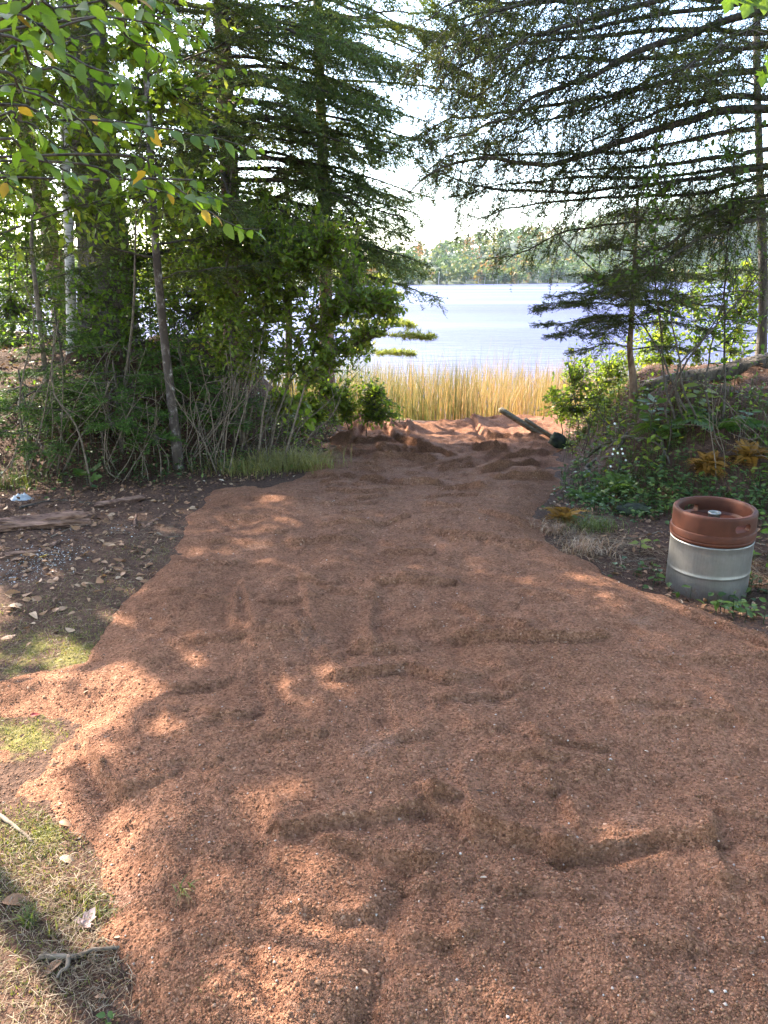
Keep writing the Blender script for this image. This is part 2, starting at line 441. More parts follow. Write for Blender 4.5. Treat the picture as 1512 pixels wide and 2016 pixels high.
def keg_mats():
    m, n, l, out = newmat('brown_rubber')
    f = noise(n, l, 30, 5, 0.6); f2 = noise(n, l, 7, 4)
    c = ramp(n, l, f2, [(0.3, (0.052, 0.0135, 0.006)), (0.7, (0.082, 0.0215, 0.009))])
    c = mixc(n, l, 1.0, c, ramp(n, l, f, [(0.35, (0.85, 0.85, 0.85)), (0.7, (1.12, 1.12, 1.12))]), 'MULTIPLY')
    princ(n, l, out, c, 0.6, 0.25, normal=bump(n, l, f, 0.15, 0.003))
    MAT['rubber'] = m
    m, n, l, out = newmat('brushed_steel')
    f = noise(n, l, 25, 5, 0.6, stretch=(0.3, 0.3, 4)); f2 = noise(n, l, 9, 5, 0.65)
    c = ramp(n, l, f2, [(0.3, (0.18, 0.165, 0.15)), (0.55, (0.245, 0.23, 0.215)), (0.8, (0.29, 0.275, 0.26))])
    rg = ramp(n, l, f2, [(0.3, (0.55, 0.55, 0.55)), (0.7, (0.38, 0.38, 0.38))])
    mud = noise(n, l, 22, 6, 0.7)
    tc = n.new('ShaderNodeTexCoord'); sx = n.new('ShaderNodeSeparateXYZ'); l.new(tc.outputs['Object'], sx.inputs[0])
    mm = n.new('ShaderNodeMath'); mm.operation = 'MULTIPLY_ADD'; mm.inputs[1].default_value = -2.2; l.new(sx.outputs[2], mm.inputs[0]); l.new(mud, mm.inputs[2])
    mudf = ramp(n, l, mm.outputs[0], [(0.36, (0, 0, 0)), (0.50, (0.8, 0.8, 0.8))])
    c = mixc(n, l, mudf, c, (0.13, 0.075, 0.045))
    scr = noise(n, l, 60, 3, 0.7, stretch=(3.0, 3.0, 0.15))
    c = mixc(n, l, 1.0, c, ramp(n, l, scr, [(0.35, (0.93, 0.925, 0.92)), (0.62, (1.04, 1.04, 1.04))]), 'MULTIPLY')
    met = ramp(n, l, mudf, [(0, (0.85, 0.85, 0.85)), (1, (0.0, 0.0, 0.0))])
    princ(n, l, out, c, rg, 0.5, met, bump(n, l, f, 0.08, 0.003))
    MAT['steel'] = m
keg_mats()
def simple(name, col, rough=0.6, spec=0.3, metal=0):
    m, n, l, out = newmat(name)
    f = noise(n, l, 40, 4)
    c = mixc(n, l, 1.0, col, ramp(n, l, f, [(0.3, (0.8, 0.8, 0.8)), (0.7, (1.15, 1.15, 1.15))]), 'MULTIPLY')
    princ(n, l, out, c, rough, spec, metal, bump(n, l, f, 0.2, 0.004))
    return m
MAT['plastic'] = simple('white_plastic', (0.36, 0.37, 0.385), 0.35, 0.5)
MAT['ash'] = plain('pale_ash', (0.12, 0.115, 0.11), (0.58, 0.58, 0.57), 70, 0.95, 0.8, 0.01, mid=(0.4, 0.62))
MAT['black'] = simple('black_hole', (0.012, 0.012, 0.012), 0.5)
MAT['flower'] = simple('white_flower', (0.75, 0.73, 0.66), 0.7)

# ------------------------------------------------------------------ terrain
WATER_Z = -0.72
def base_z(Y):
    return -0.25 * smooth((Y - 3.6) / 5.0) - 0.75 * smooth((Y - 8.6) / 2.6)

def ground_z(x, y):
    x = np.asarray(x, float); y = np.asarray(y, float)
    b = base_z(y)
    # left bank
    xl = np.interp(y, [5.0, 6.0, 7.0, 9.0], [-1.35, -0.85, -0.62, -0.70])
    mL = smooth((xl - x) / 1.35) * smooth((y - 5.1) / 2.2) * (1 - smooth((y - 8.4) / 2.6))
    xr = np.interp(y, [3.5, 4.4, 5.2, 7.0, 8.0], [1.9, 1.35, 1.30, 1.65, 2.0])
    mR = smooth((x - xr) / 0.95) * smooth((y - 3.9) / 1.5) * (1 - smooth((y - 6.8) / 2.4))
    z = b + mL * (0.72 - b) + mR * (0.61 - b)
    edge = np.maximum(smooth((np.abs(x - 0.2) - 1.3) / 0.6), 0)
    z = z + fbm(x, y, 0.8, 4, 3) * 0.06 * (0.4 + edge) + fbm(x, y, 4.0, 4, 9) * 0.045 * (0.25 + edge * 0.75)
    z = z + mR * (fbm(x, y, 1.6, 4, 21) * 0.20) + mL * fbm(x, y, 1.8, 4, 22) * 0.14
    z = z - 0.075 * np.exp(-(((x - 1.62) ** 2 + (y - 3.2) ** 2) / 0.16))   # hollow the keg stands in
    return z

def gz(x, y): return float(ground_z(np.array([x]), np.array([y]))[0])

def on_ground(px, py, up=0.0):
    """where the ray through a photo pixel meets the ground"""
    lo, hi = 0.5, 30.0
    Ys = np.concatenate([np.linspace(0.8, 12, 1500)])
    u = (px - 756) / FPX; v = (1008 - py) / FPX
    t = Ys / (CP + v * SP)
    X = u * t; Zr = CAM_H + t * (v * CP - SP)
    d = Zr - ground_z(X, Ys) - up
    i = np.argmax(d < 0) if (d < 0).any() else len(Ys) - 1
    return np.array((X[i], Ys[i], ground_z(X[i:i+1], Ys[i:i+1])[0] + up))

def flat(px, py):
    u = (px - 756) / FPX; v = (1008 - py) / FPX
    Ys = np.linspace(0.7, 12, 3000); t = Ys / (CP + v * SP)
    Zr = CAM_H + t * (v * CP - SP)
    i = np.argmin(np.abs(Zr - base_z(Ys) - 0.03))
    return (u * t[i], Ys[i])

SAND_PX = [(250, 2100), (238, 2016), (236, 1880), (215, 1790), (175, 1700), (130, 1630), (60, 1600), (0, 1588), (-160, 1570), (-170, 1330), (0, 1310), (90, 1295), (160, 1280), (215, 1225), (245, 1175),
           (300, 1118), (345, 1060), (372, 1000), (415, 958), (500, 945), (570, 938), (615, 905), (640, 885), (655, 855), (700, 838), (780, 832), (880, 828), (980, 830), (1065, 838), (1105, 862), (1112, 900), (1108, 955), (1075, 1000), (1082, 1045), (1112, 1078), (1212, 1116), (1308, 1148), (1420, 1180), (1530, 1235), (1700, 1310)]
SAND = np.array([flat(*p) for p in SAND_PX] + [(1.6, 1.6), (1.4, 0.5), (-0.55, 0.5)])
MOSS = np.array([flat(*p) for p in [(-200, 1400), (60, 1398), (105, 1425), (60, 1450), (-200, 1462)]])

def sdf(poly, x, y):
    """signed distance, positive inside"""
    d = np.full(x.shape, 1e9); ins = np.zeros(x.shape, bool)
    n = len(poly)
    for i in range(n):
        x0, y0 = poly[i]; x1, y1 = poly[(i + 1) % n]
        ex, ey = x1 - x0, y1 - y0
        t = np.clip(((x - x0) * ex + (y - y0) * ey) / (ex * ex + ey * ey + 1e-12), 0, 1)
        d = np.minimum(d, np.hypot(x - x0 - t * ex, y - y0 - t * ey))
        c = ((y0 > y) != (y1 > y))
        xi = x0 + (y - y0) * ex / (ey if abs(ey) > 1e-12 else 1e-12)
        ins ^= c & (x < xi)
    return np.where(ins, d, -d)

def sand_d(x, y):
    d = sdf(SAND, x, y)
    d = np.minimum(d, -sdf(MOSS, x, y))
    return d + fbm(x, y, 4, 5, 31) * 0.11

# ground sheet
def axis(lo, a, b, hi, step, grow):
    mid = list(np.arange(a, b + 1e-6, step))
    s = step; v = a; left = []
    while v > lo: s *= grow; v -= s; left.append(v)
    s = step; v = b; right = []
    while v < hi: s *= grow; v += s; right.append(v)
    return np.array(left[::-1] + mid + right)
gx = axis(-70, -5.0, 5.0, 70, 0.055, 1.10); gy = axis(-40, 1.0, 10.5, 15.0, 0.055, 1.10)
X, Y = np.meshgrid(gx, gy)
Zg = ground_z(X, Y)
sd = sand_d(X, Y)
Zg = Zg - 0.05 * smooth((sd - 0.12) / 0.1)       # the ground dips under the sand fill
moss = np.full(X.shape, 0.0)
for (px, py, r, a) in [(60, 1265, 0.40, 0.55), (150, 1275, 0.22, 0.75), (230, 1160, 0.25, 0.3), (40, 1428, 0.25, 0.7), (70, 1640, 0.14, 0.6), (30, 1740, 0.14, 0.45), (250, 1200, 0.2, 0.4)]:
    c = flat(px, py)
    moss = np.maximum(moss, a * np.exp(-((X - c[0]) ** 2 + (Y - c[1]) ** 2) / (r * r * 0.5)))
ny, nx = X.shape
ii = np.arange(nx * ny).reshape(ny, nx)
Fg = np.stack([ii[:-1, :-1], ii[:-1, 1:], ii[1:, 1:], ii[1:, :-1]], -1).reshape(-1, 4)
me = mesh('ground', np.stack([X, Y, Zg], -1).reshape(-1, 3), [Fg], smooth_shade=True)
a = me.attributes.new('moss', 'FLOAT', 'POINT'); a.data.foreach_set('value', moss.ravel().astype(np.float32))
tag(link('ground', me, MAT['soil']), kind='structure')

# sand fill: ridges, rake marks and footprints are real relief
RIDGES = [  # pixel polyline, height, near-side width, far-side width
    ([(575, 1072), (640, 1070), (695, 1068)], .022, .012, .10), ([(765, 1094), (850, 1096)], .018, .012, .08), ([(865, 1054), (930, 1066), (978, 1072)], .022, .012, .10),
    ([(990, 1078), (1070, 1086)], .015, .015, .10), ([(745, 1160), (820, 1158), (892, 1162)], .026, .010, .09), ([(640, 1040), (720, 1036), (800, 1026)], .020, .014, .12),
    ([(390, 1116), (460, 1114)], .014, .012, .08), ([(520, 1050), (560, 1052)], .012, .014, .08), ([(740, 1130), (660, 1132), (560, 1128)], -.010, .03, .05),
    ([(660, 1350), (740, 1343), (800, 1335), (850, 1352), (872, 1362)], .026, .014, .10), ([(900, 1208), (950, 1240), (1030, 1258)], .024, .02, .07),
    ([(905, 1275), (1040, 1285), (1100, 1278), (1185, 1270)], .026, .014, .09), ([(380, 1265), (480, 1262), (600, 1258)], .014, .016, .10), ([(500, 1276), (590, 1268)], .012, .016, .08),
    ([(555, 1665), (640, 1652), (740, 1638), (850, 1610)], .022, .018, .12), ([(850, 1616), (930, 1650), (1020, 1672), (1105, 1700)], .040, .014, .13),
    ([(1105, 1702), (1180, 1690), (1290, 1672), (1385, 1690)], .034, .014, .13), ([(840, 1600), (888, 1606)], .020, .014, .05),
    ([(160, 1432), (182, 1470), (210, 1530), (235, 1565)], .026, .014, .08), ([(1380, 1660), (1400, 1720), (1420, 1765)], .018, .02, .08), ([(1395, 1640), (1398, 1680)], .015, .02, .06),
    ([(460, 1250), (462, 1200), (470, 1150)], .010, .02, .05), ([(640, 1290), (610, 1220), (590, 1120)], .012, .02, .07), ([(735, 1295), (728, 1230), (740, 1165)], .013, .02, .06),
    ([(580, 1250), (640, 1310)], .014, .016, .08), ([(1280, 1312), (1400, 1316), (1500, 1308)], .012, .014, .09), ([(1350, 1215), (1420, 1238), (1500, 1275)], .022, .016, .09),
    ([(1020, 1180), (1100, 1195)], .012, .02, .1), ([(700, 1290), (735, 1288)], .012, .014, .05), ([(1400, 1390), (1450, 1440)], .014, .02, .1),
    ([(540, 1640), (545, 1720)], .010, .02, .06), ([(1110, 1600), (1130, 1650)], .012, .02, .1), ([(1050, 1560), (1200, 1540), (1300, 1550)], .012, .03, .12),
    # the trodden far end
    ([(615, 898), (645, 893), (680, 896)], .045, .02, .14), ([(560, 925), (640, 918)], .025, .02, .1), ([(740, 908), (800, 906), (850, 909)], .030, .014, .12), ([(700, 896), (830, 886), (890, 898)], .030, .016, .14),
    ([(775, 947), (800, 949), (860, 953)], .040, .018, .12), ([(715, 944), (752, 944)], .030, .018, .08), ([(640, 945), (665, 944)], .024, .018, .08), ([(870, 962), (915, 964), (945, 968)], .024, .016, .1),
    ([(935, 888), (960, 891), (995, 892)], .045, .016, .12), ([(900, 866), (960, 871), (1000, 872)], .035, .016, .12), ([(955, 936), (1010, 928), (1060, 915)], .030, .02, .14), ([(820, 880), (840, 890)], .02, .02, .08),
    ([(760, 905), (745, 885)], .02, .02, .08), ([(740, 860), (780, 868), (830, 880)], .03, .018, .12), ([(690, 868), (740, 864)], .03, .018, .12), ([(1000, 900), (1060, 895), (1095, 885)], .035, .02, .16),
    ([(980, 950), (1040, 945), (1090, 940)], .025, .03, .16), ([(650, 965), (720, 968), (780, 962)], .016, .016, .12), ([(480, 985), (560, 990), (620, 985)], .014, .016, .12), ([(840, 1000), (900, 1008)], .016, .016, .1),
    ([(450, 1020), (520, 1022)], .012, .016, .1), ([(950, 1020), (1030, 1040)], .016, .016, .1), ([(870, 925), (930, 922)], .022, .016, .1), ([(690, 930), (600, 934)], .02, .016, .1)]
rr_ = random.Random(5)
for _ in range(110):     # faint rake and boot creases all over the fill
    cx0 = rr_.uniform(150, 1450); cy0 = 860 + 1100 * rr_.random() ** 1.7
    ln = rr_.uniform(40, 150) * (0.5 + 0.8 * (cy0 - 800) / 1000); sl = rr_.choice((0.05, 0.1, -0.1, 0.25, -0.3, 0.02)) + rr_.uniform(-.08, .08)
    if rr_.random() < 0.16: RIDGES.append(([(cx0, cy0), (cx0 + ln * .15, cy0 + ln * .5), (cx0 + ln * .2, cy0 + ln * .95)], rr_.uniform(.006, .012), .018, .07))
    else: RIDGES.append(([(cx0, cy0), (cx0 + ln * .5, cy0 + ln * sl * .3 + rr_.uniform(-6, 6)), (cx0 + ln, cy0 + ln * sl * .6)], rr_.uniform(.007, .018), rr_.uniform(.010, .02), rr_.uniform(.06, .14)))
TROUGHS = [([(720, 2016), (745, 1950), (770, 1830), (800, 1730)], -.022, .03), ([(500, 1920), (520, 1960), (545, 2000)], -.016, .02), ([(1200, 1900), (1230, 1980), (1240, 2030)], .016, .06), ([(1070, 1810), (1080, 1860)], .010, .05)]
rows = [0.62]
while rows[-1] < 9.6: rows.append(rows[-1] + 0.0055 * max(rows[-1], 1.3) ** 0.98)
sy = np.array(rows); NXS = 400
half = 1.15 + 0.26 * sy
cx = 0.15 + 0 * sy
S_X = cx[:, None] + np.linspace(-1, 1, NXS)[None, :] * half[:, None]
S_Y = np.repeat(sy[:, None], NXS, 1)
sdd = sand_d(S_X, S_Y)
def relief(x, y):
    h = fbm(x, y, 1.1, 3, 40) * 0.05 + fbm(x, y, 4.5, 4, 50) * 0.026 + fbm(x, y, 22, 3, 60) * 0.010
    far = smooth((y - 4.4) / 1.6)
    h = h + far * (np.abs(fbm(x * 0.45, y, 3.2, 3, 70)) * 0.10 + fbm(x * 0.6, y, 7, 3, 75) * 0.045 - 0.03)
    wob = fbm(x, y, 12, 2, 80) * 0.018
    for poly, hh, w1, w2 in RIDGES:
        P = np.array([flat(*p) for p in poly])
        if P[0, 0] > P[-1, 0]: P = P[::-1]
        mnx, mny = P.min(0) - 0.4; mxx, mxy = P.max(0) + 0.45
        k = np.where((x > mnx) & (x < mxx) & (y > mny) & (y < mxy))
        if not len(k[0]): continue
        xx = x[k] ; yy = y[k] + wob[k]
        best = np.full(xx.shape, 1e9); sgn = np.zeros(xx.shape); endf = np.zeros(xx.shape)
        nseg = len(P) - 1
        for i in range(nseg):
            ex, ey = P[i + 1] - P[i]; l2 = ex * ex + ey * ey
            traw = ((xx - P[i, 0]) * ex + (yy - P[i, 1]) * ey) / l2
            t = np.clip(traw, 0, 1)
            d = np.hypot(xx - P[i, 0] - t * ex, yy - P[i, 1] - t * ey)
            cr = ex * (yy - P[i, 1]) - ey * (xx - P[i, 0])
            b = d < best
            best = np.where(b, d, best); sgn = np.where(b, np.sign(cr), sgn)
            over = np.where((i == 0) & (traw < 0), -traw, 0) + np.where((i == nseg - 1) & (traw > 1), traw - 1, 0)
            endf = np.where(b, over * math.sqrt(l2), endf)
        fade = np.exp(-(endf / 0.035) ** 2)
        w1 = w1 * 0.85; w2 = w2 * 0.75; fy = 1 + 0.9 * float(smooth((P[:, 1].mean() - 4.3) / 1.5))
        pos = np.where(sgn > 0, np.exp(-best / w2), np.exp(-(best / w1) ** 1.5))
        dip = np.where(sgn < 0, np.exp(-((best - w1 * 1.7) / (w1 * 1.5)) ** 2), 0)
        h[k] += fy * (min(hh, .028) * 1.15 * pos - 0.50 * min(hh, .028) * dip) * fade
    for poly, hh, w in TROUGHS:
        P = np.array([flat(*p) for p in poly])
        best = np.full(x.shape, 1e9)
        for i in range(len(P) - 1):
            ex, ey = P[i + 1] - P[i]
            t = np.clip(((x - P[i, 0]) * ex + (y - P[i, 1]) * ey) / (ex * ex + ey * ey), 0, 1)
            best = np.minimum(best, np.hypot(x - P[i, 0] - t * ex + wob * 0.5, y - P[i, 1] - t * ey))
        h += hh * np.exp(-(best / w) ** 2)
    return h
def sand_z(x, y, d=None):
    if d is None: d = sand_d(x, y)
    thick = 0.055 * smooth((d + 0.05) / 0.30) + 0.012 * smooth((d + 0.02) / 0.05) - 0.016
    return ground_z(x, y) * 1.0 + thick - 0.02 * (d < -0.05) + relief(x, y) * smooth((d + 0.03) / 0.22)
S_Z = sand_z(S_X, S_Y, sdd)
ii = np.arange(S_X.size).reshape(S_X.shape)
Fs = np.stack([ii[:-1, :-1], ii[:-1, 1:], ii[1:, 1:], ii[1:, :-1]], -1).reshape(-1, 4)
keep = (sdd.ravel()[Fs] > -0.10).all(1)
Fs = Fs[keep]
used = np.unique(Fs); remap = np.zeros(S_X.size, int); remap[used] = np.arange(len(used))
me = mesh('sand_path', np.stack([S_X, S_Y, S_Z], -1).reshape(-1, 3)[used], [remap[Fs]], smooth_shade=True)
tag(link('sand_path', me, MAT['sand']), kind='structure')

def surf_z(x, y):
    x = np.atleast_1d(np.asarray(x, float)); y = np.atleast_1d(np.asarray(y, float))
    d = sand_d(x, y)
    return np.where(d > 0.02, np.maximum(sand_z(x, y, d), ground_z(x, y)), ground_z(x, y))
def sz(x, y): return float(surf_z(x, y)[0])

# loose gravel on the sand
def gravel():
    N = 36000
    yy = 0.95 * np.exp(rng.random(N) ** 1.25 * math.log(5.0 / 0.95)); xx = (rng.random(N) * 2 - 1) * (0.30 + 0.56 * yy) + 0.05
    d = sand_d(xx, yy); k = d > -0.10 * rng.random(N) ** 2; xx = xx[k]; yy = yy[k]
    z = np.maximum(sand_z(xx, yy), ground_z(xx, yy)); N = len(xx)
    r = 0.0020 + 0.0026 * rng.random(N) ** 2.0 + 0.004 * (rng.random(N) > 0.994)
    O = np.array([[1, 0, 0], [-1, 0, 0], [0, 1, 0], [0, -1, 0], [0, 0, 1], [0, 0, -1]], float)
    V = O[None] * r[:, None, None] * (0.7 + 0.6 * rng.random((N, 6, 1)))
    th = rng.random(N) * 6.28; c, s = np.cos(th), np.sin(th)
    Vx = V[..., 0] * c[:, None] - V[..., 1] * s[:, None]; Vy = V[..., 0] * s[:, None] + V[..., 1] * c[:, None]
    V = np.stack([Vx + xx[:, None], Vy + yy[:, None], V[..., 2] * 0.8 + (z + r * 0.25)[:, None]], -1).reshape(-1, 3)
    f = np.array([[0, 2, 4], [2, 1, 4], [1, 3, 4], [3, 0, 4], [2, 0, 5], [1, 2, 5], [3, 1, 5], [0, 3, 5]])
    F = (np.arange(N)[:, None, None] * 6 + f[None]).reshape(-1, 3)
    me = mesh('gravel', V, [F], np.repeat(rng.random(N), 6), True)
    tag(link('gravel', me, MAT['pebble']), 'loose reddish gravel grains strewn over the sand path', 'gravel', kind='stuff')
gravel()

# lake
me = mesh('lake', [(-1500, 6, WATER_Z), (1500, 6, WATER_Z), (1500, 2500, WATER_Z), (-1500, 2500, WATER_Z)], [np.array([[0, 1, 2, 3]])])
tag(link('lake', me, MAT['water']), kind='structure')

# ------------------------------------------------------------------ far shore
def shore_y(x): return np.interp(x, [-500, -60, -20, 120, 300, 700], [150, 205, 230, 420, 560, 700])
def hill_z(x, y):
    d = y - shore_y(x)
    h = WATER_Z - 0.5 + 1.5 * smooth(d / 8) + 1.8 * smooth((d - 10) / 60)
    h = h + 62 * smooth((d - 15) / 130) * np.exp(-((x - 300) / 170.0) ** 2) + 11 * smooth((d - 30) / 130) * np.exp(-((x - 80) / 70.0) ** 2) + 10 * smooth((d - 20) / 150) * np.exp(-((x + 260) / 180.0) ** 2)
    return h + fbm(x, y, 0.03, 3, 90) * 3 * smooth(d / 30)
hx = np.linspace(-500, 800, 90); hd = np.concatenate([np.linspace(-6, 60, 16), np.linspace(80, 900, 16)])
HX, HD = np.meshgrid(hx, hd); HY = shore_y(HX) + HD
ii = np.arange(HX.size).reshape(HX.shape)
me = mesh('hill', np.stack([HX, HY, hill_z(HX, HY)], -1).reshape(-1, 3), [np.stack([ii[:-1, :-1], ii[:-1, 1:], ii[1:, 1:], ii[1:, :-1]], -1).reshape(-1, 4)], smooth_shade=True)
tag(link('hill', me, MAT['hill']), kind='structure')

def far_wood():
    N = 2100
    x = -300 + 720 * rng.random(N); d = 1.0 + 260 * rng.random(N) ** 2.0
    y = shore_y(x) + d
    z = hill_z(x, y)
    h = (7.0 + 5.5 * rng.random(N) ** 1.5) * (1 + 0.25 * vnoise(x * 0.05, y * 0.05, 4)) * np.where(d < 12, 0.8, 1.0); h = h * np.interp(x, [-60, 0, 90], [0.72, 0.74, 1.0]); r = h * (0.30 + 0.14 * rng.random(N))
    con = rng.random(N) < 0.10
    tn = np.clip(rng.normal(0.45, 0.25, N), 0, 1); tn = np.where(con, tn * 0.25, tn)
    K = 60
    u = nrm(rng.normal(0, 1, (N, K, 3)))
    q = u * (0.65 + 0.4 * rng.random((N, K, 1)))
    lump = 1 + 0.25 * np.sin(u[..., 0:1] * 5 + x[:, None, None]) * np.sin(u[..., 2:3] * 6 + y[:, None, None])
    q = q * lump
    zz = q[..., 2] * 0.42 * h[:, None] + 0.56 * h[:, None]
    tap = np.where(con[:, None], np.clip(1.25 - zz / h[:, None] * 1.15, 0.08, 1), 1.0)
    c = np.stack([x[:, None] + q[..., 0] * r[:, None] * tap, y[:, None] + q[..., 1] * r[:, None] * tap, z[:, None] + zz], -1).reshape(-1, 3)
    n = len(c); s = 0.45 + 0.75 * rng.random((n, 1))
    a = nrm(rng.normal(0, 1, (n, 3)) * [1, 1, 0.7]); b = nrm(np.cross(a, rng.normal(0, 1, (n, 3))))
    V = np.stack([c + a * s, c - a * s * 0.5 + b * s * 0.8, c - a * s * 0.5 - b * s * 0.8], 1).reshape(-1, 3)
    t = np.repeat(np.clip(np.repeat(tn, K) + rng.normal(0, 0.08, n), 0, 1), 3)
    B = Bag(); B.add(V, np.arange(n * 3).reshape(-1, 3), t)
    tag(B.build('far_wood', MAT['farleaf']), 'mixed autumn woodland covering the opposite lake shore and hill', 'woodland', kind='stuff')
    # pale trunks at the water's edge
    k = np.where((d < 14))[0][:160]
    P = np.stack([np.stack([x[k], y[k] - 1.5, z[k] - 0.3], -1), np.stack([x[k] + 0.3, y[k] - 1.5, z[k] + h[k] * 0.7], -1)], 1)
    V, F = tubes(P, np.tile([[0.13, 0.06]], (len(k), 1)), 4)
    B = Bag(); B.add(V, F)
    tag(B.build('far_trunks', MAT['birch']), 'pale thin tree trunks lining the far lake shore', 'trunks', kind='stuff')
far_wood()

# ------------------------------------------------------------------ reeds
def blades(x, y, z, h, w, lean, seg=3, tint=None, curl=0.4):
    N = len(x)
    az = rng.random(N) * 6.283
    ld = np.stack([np.cos(az), np.sin(az), 0 * az], -1) * np.broadcast_to(lean, (N,))[:, None]
    wd = np.stack([-np.sin(az + rng.normal(0, 0.8, N)), np.cos(az), 0 * az], -1)
    s = np.linspace(0, 1, seg + 1)
    c = np.stack([x, y, z], -1)[:, None] + ld[:, None] * (h[:, None] * (s ** 2))[..., None]
    c[..., 2] += h[:, None] * (s - curl * np.broadcast_to(lean, (N,))[:, None] * s ** 2.5)
    ww = np.broadcast_to(w, (N,))[:, None] * (1 - 0.9 * s ** 1.5)
    Lf = c - wd[:, None] * ww[..., None] * 0.5; Rt = c + wd[:, None] * ww[..., None] * 0.5
    V = np.stack([Lf, Rt], 2).reshape(-1, 3)
    b = np.arange(N)[:, None] * (2 * (seg + 1)) + np.arange(seg)[None] * 2
    b = b.reshape(-1, 1)
    F = np.concatenate([b, b + 1, b + 3, b + 2], 1)
    if tint is None: tint = rng.random(N)
    return V, F, np.repeat(tint, 2 * (seg + 1))

def reeds():
    N = 46000
    x = -7 + 15 * rng.random(N); y = 9.0 + 6.2 * rng.random(N) ** 0.85
    far = smooth((y - 10.8) / 4.4)
    k = rng.random(N) > far * 0.85
    k &= (rng.random(N) < np.where(x < -1.6, 0.12, 0.9)) & (vnoise(x * 1.2, y * 1.2, 15) > -0.36)
    x, y, far = x[k], y[k], far[k]; N = len(x)
    z = np.maximum(ground_z(x, y), WATER_Z - 0.15)
    h = (0.48 + 0.40 * rng.random(N) + 0.42 * vnoise(x * 2.2, y * 2.2, 8) + 0.28 * (rng.random(N) > 0.93)) * (0.78 + 0.22 * smooth((y - 9) / 1.0)) + np.clip(WATER_Z - ground_z(x, y), 0, 0.15)
    t = 0.55 + fbm(x, y, 0.9, 3, 5) * 0.6 + rng.normal(0, 0.17, N) - far * 0.45 - 0.35 * (1 - smooth((y - 9.0) / 1.3)) - 0.25 * smooth((-x - 0.2) / 0.8)
    V, F, tt = blades(x, y, z, h, 0.006 + 0.005 * rng.random(N), np.abs(rng.normal(0, 0.22, N)), 3, np.clip(t, 0, 1))
    B = Bag(); B.add(V, F, tt)
    tag(B.build('reeds', MAT['reed']), 'golden and green reeds standing along the lake edge', 'reeds', kind='stuff')
reeds()

# ------------------------------------------------------------------ tree builders
def trunk_part(t, pts, r0, r1, mat, sides=14, n=24, rough=0.08, flare=0.5, name='trunk'):
    P = spline(pts, n); s = np.linspace(0, 1, n)
    rad = r0 + (r1 - r0) * s + r0 * flare * np.exp(-s * n / 2.5)
    V, F = tubes(P, rad, sides)
    V = V.reshape(n, sides, 3); c = P[:, None]
    f = 1 + rough * (rng.random((n, sides, 1)) - 0.5) * 2
    V = (c + (V - c) * f).reshape(-1, 3)
    B = Bag(); B.add(V, F)
    return B.build(name, mat, t, True)

def limb_part(t, pts, r0, leafmat, woodmat, segs=12, **kw):
    P = spline(pts, segs)
    P[1:] += np.cumsum(rng.normal(0, 0.009, (segs - 1, 3)), 0)
    B = Bag(); B.add(*tubes(P, np.linspace(r0, max(0.003, r0 * 0.18), segs), 6))
    wood, (V, F, tt) = limb_foliage(P, **kw)
    for w in wood: B.add(*w)
    br = B.build('branch', woodmat, t, False)
    if len(V):
        L = Bag(); L.add(V, F, tt)
        fo = L.build('foliage', leafmat, None)
        fo.data.transform(Matrix.Translation(-Vector(t.location)))
        fo.parent = br
        fo['kind'] = 'stuff'
    return br

def conifer(t, axis_pts, zs, length, leafmat, woodmat, az_list, r=0.016, rise=0.15, drp=0.35, **kw):
    """limbs leaving a trunk: axis_pts polyline of the trunk; zs heights; length(z); az_list azimuth per limb (deg from +Y, + = right)"""
    A = spline(axis_pts, 60)
    for z, az in zip(zs, az_list):
        i = int(np.argmin(np.abs(A[:, 2] - z))); p = A[i]
        Ln = length(z) * (0.8 + 0.35 * random.random())
        a = math.radians(az); h = np.array([math.sin(a), math.cos(a), 0])
        s = np.linspace(0, 1, 5)[:, None]
        bend = np.array([-h[1], h[0], 0]) * random.uniform(-0.15, 0.15)
        pts = p + h * Ln * s + bend * Ln * s ** 2 + np.array([0, 0, 1.0]) * Ln * (rise * s - drp * s ** 2 + 0.12 * s ** 4)
        limb_part(t, pts, r * (0.6 + 0.5 * Ln), leafmat, woodmat, **kw)

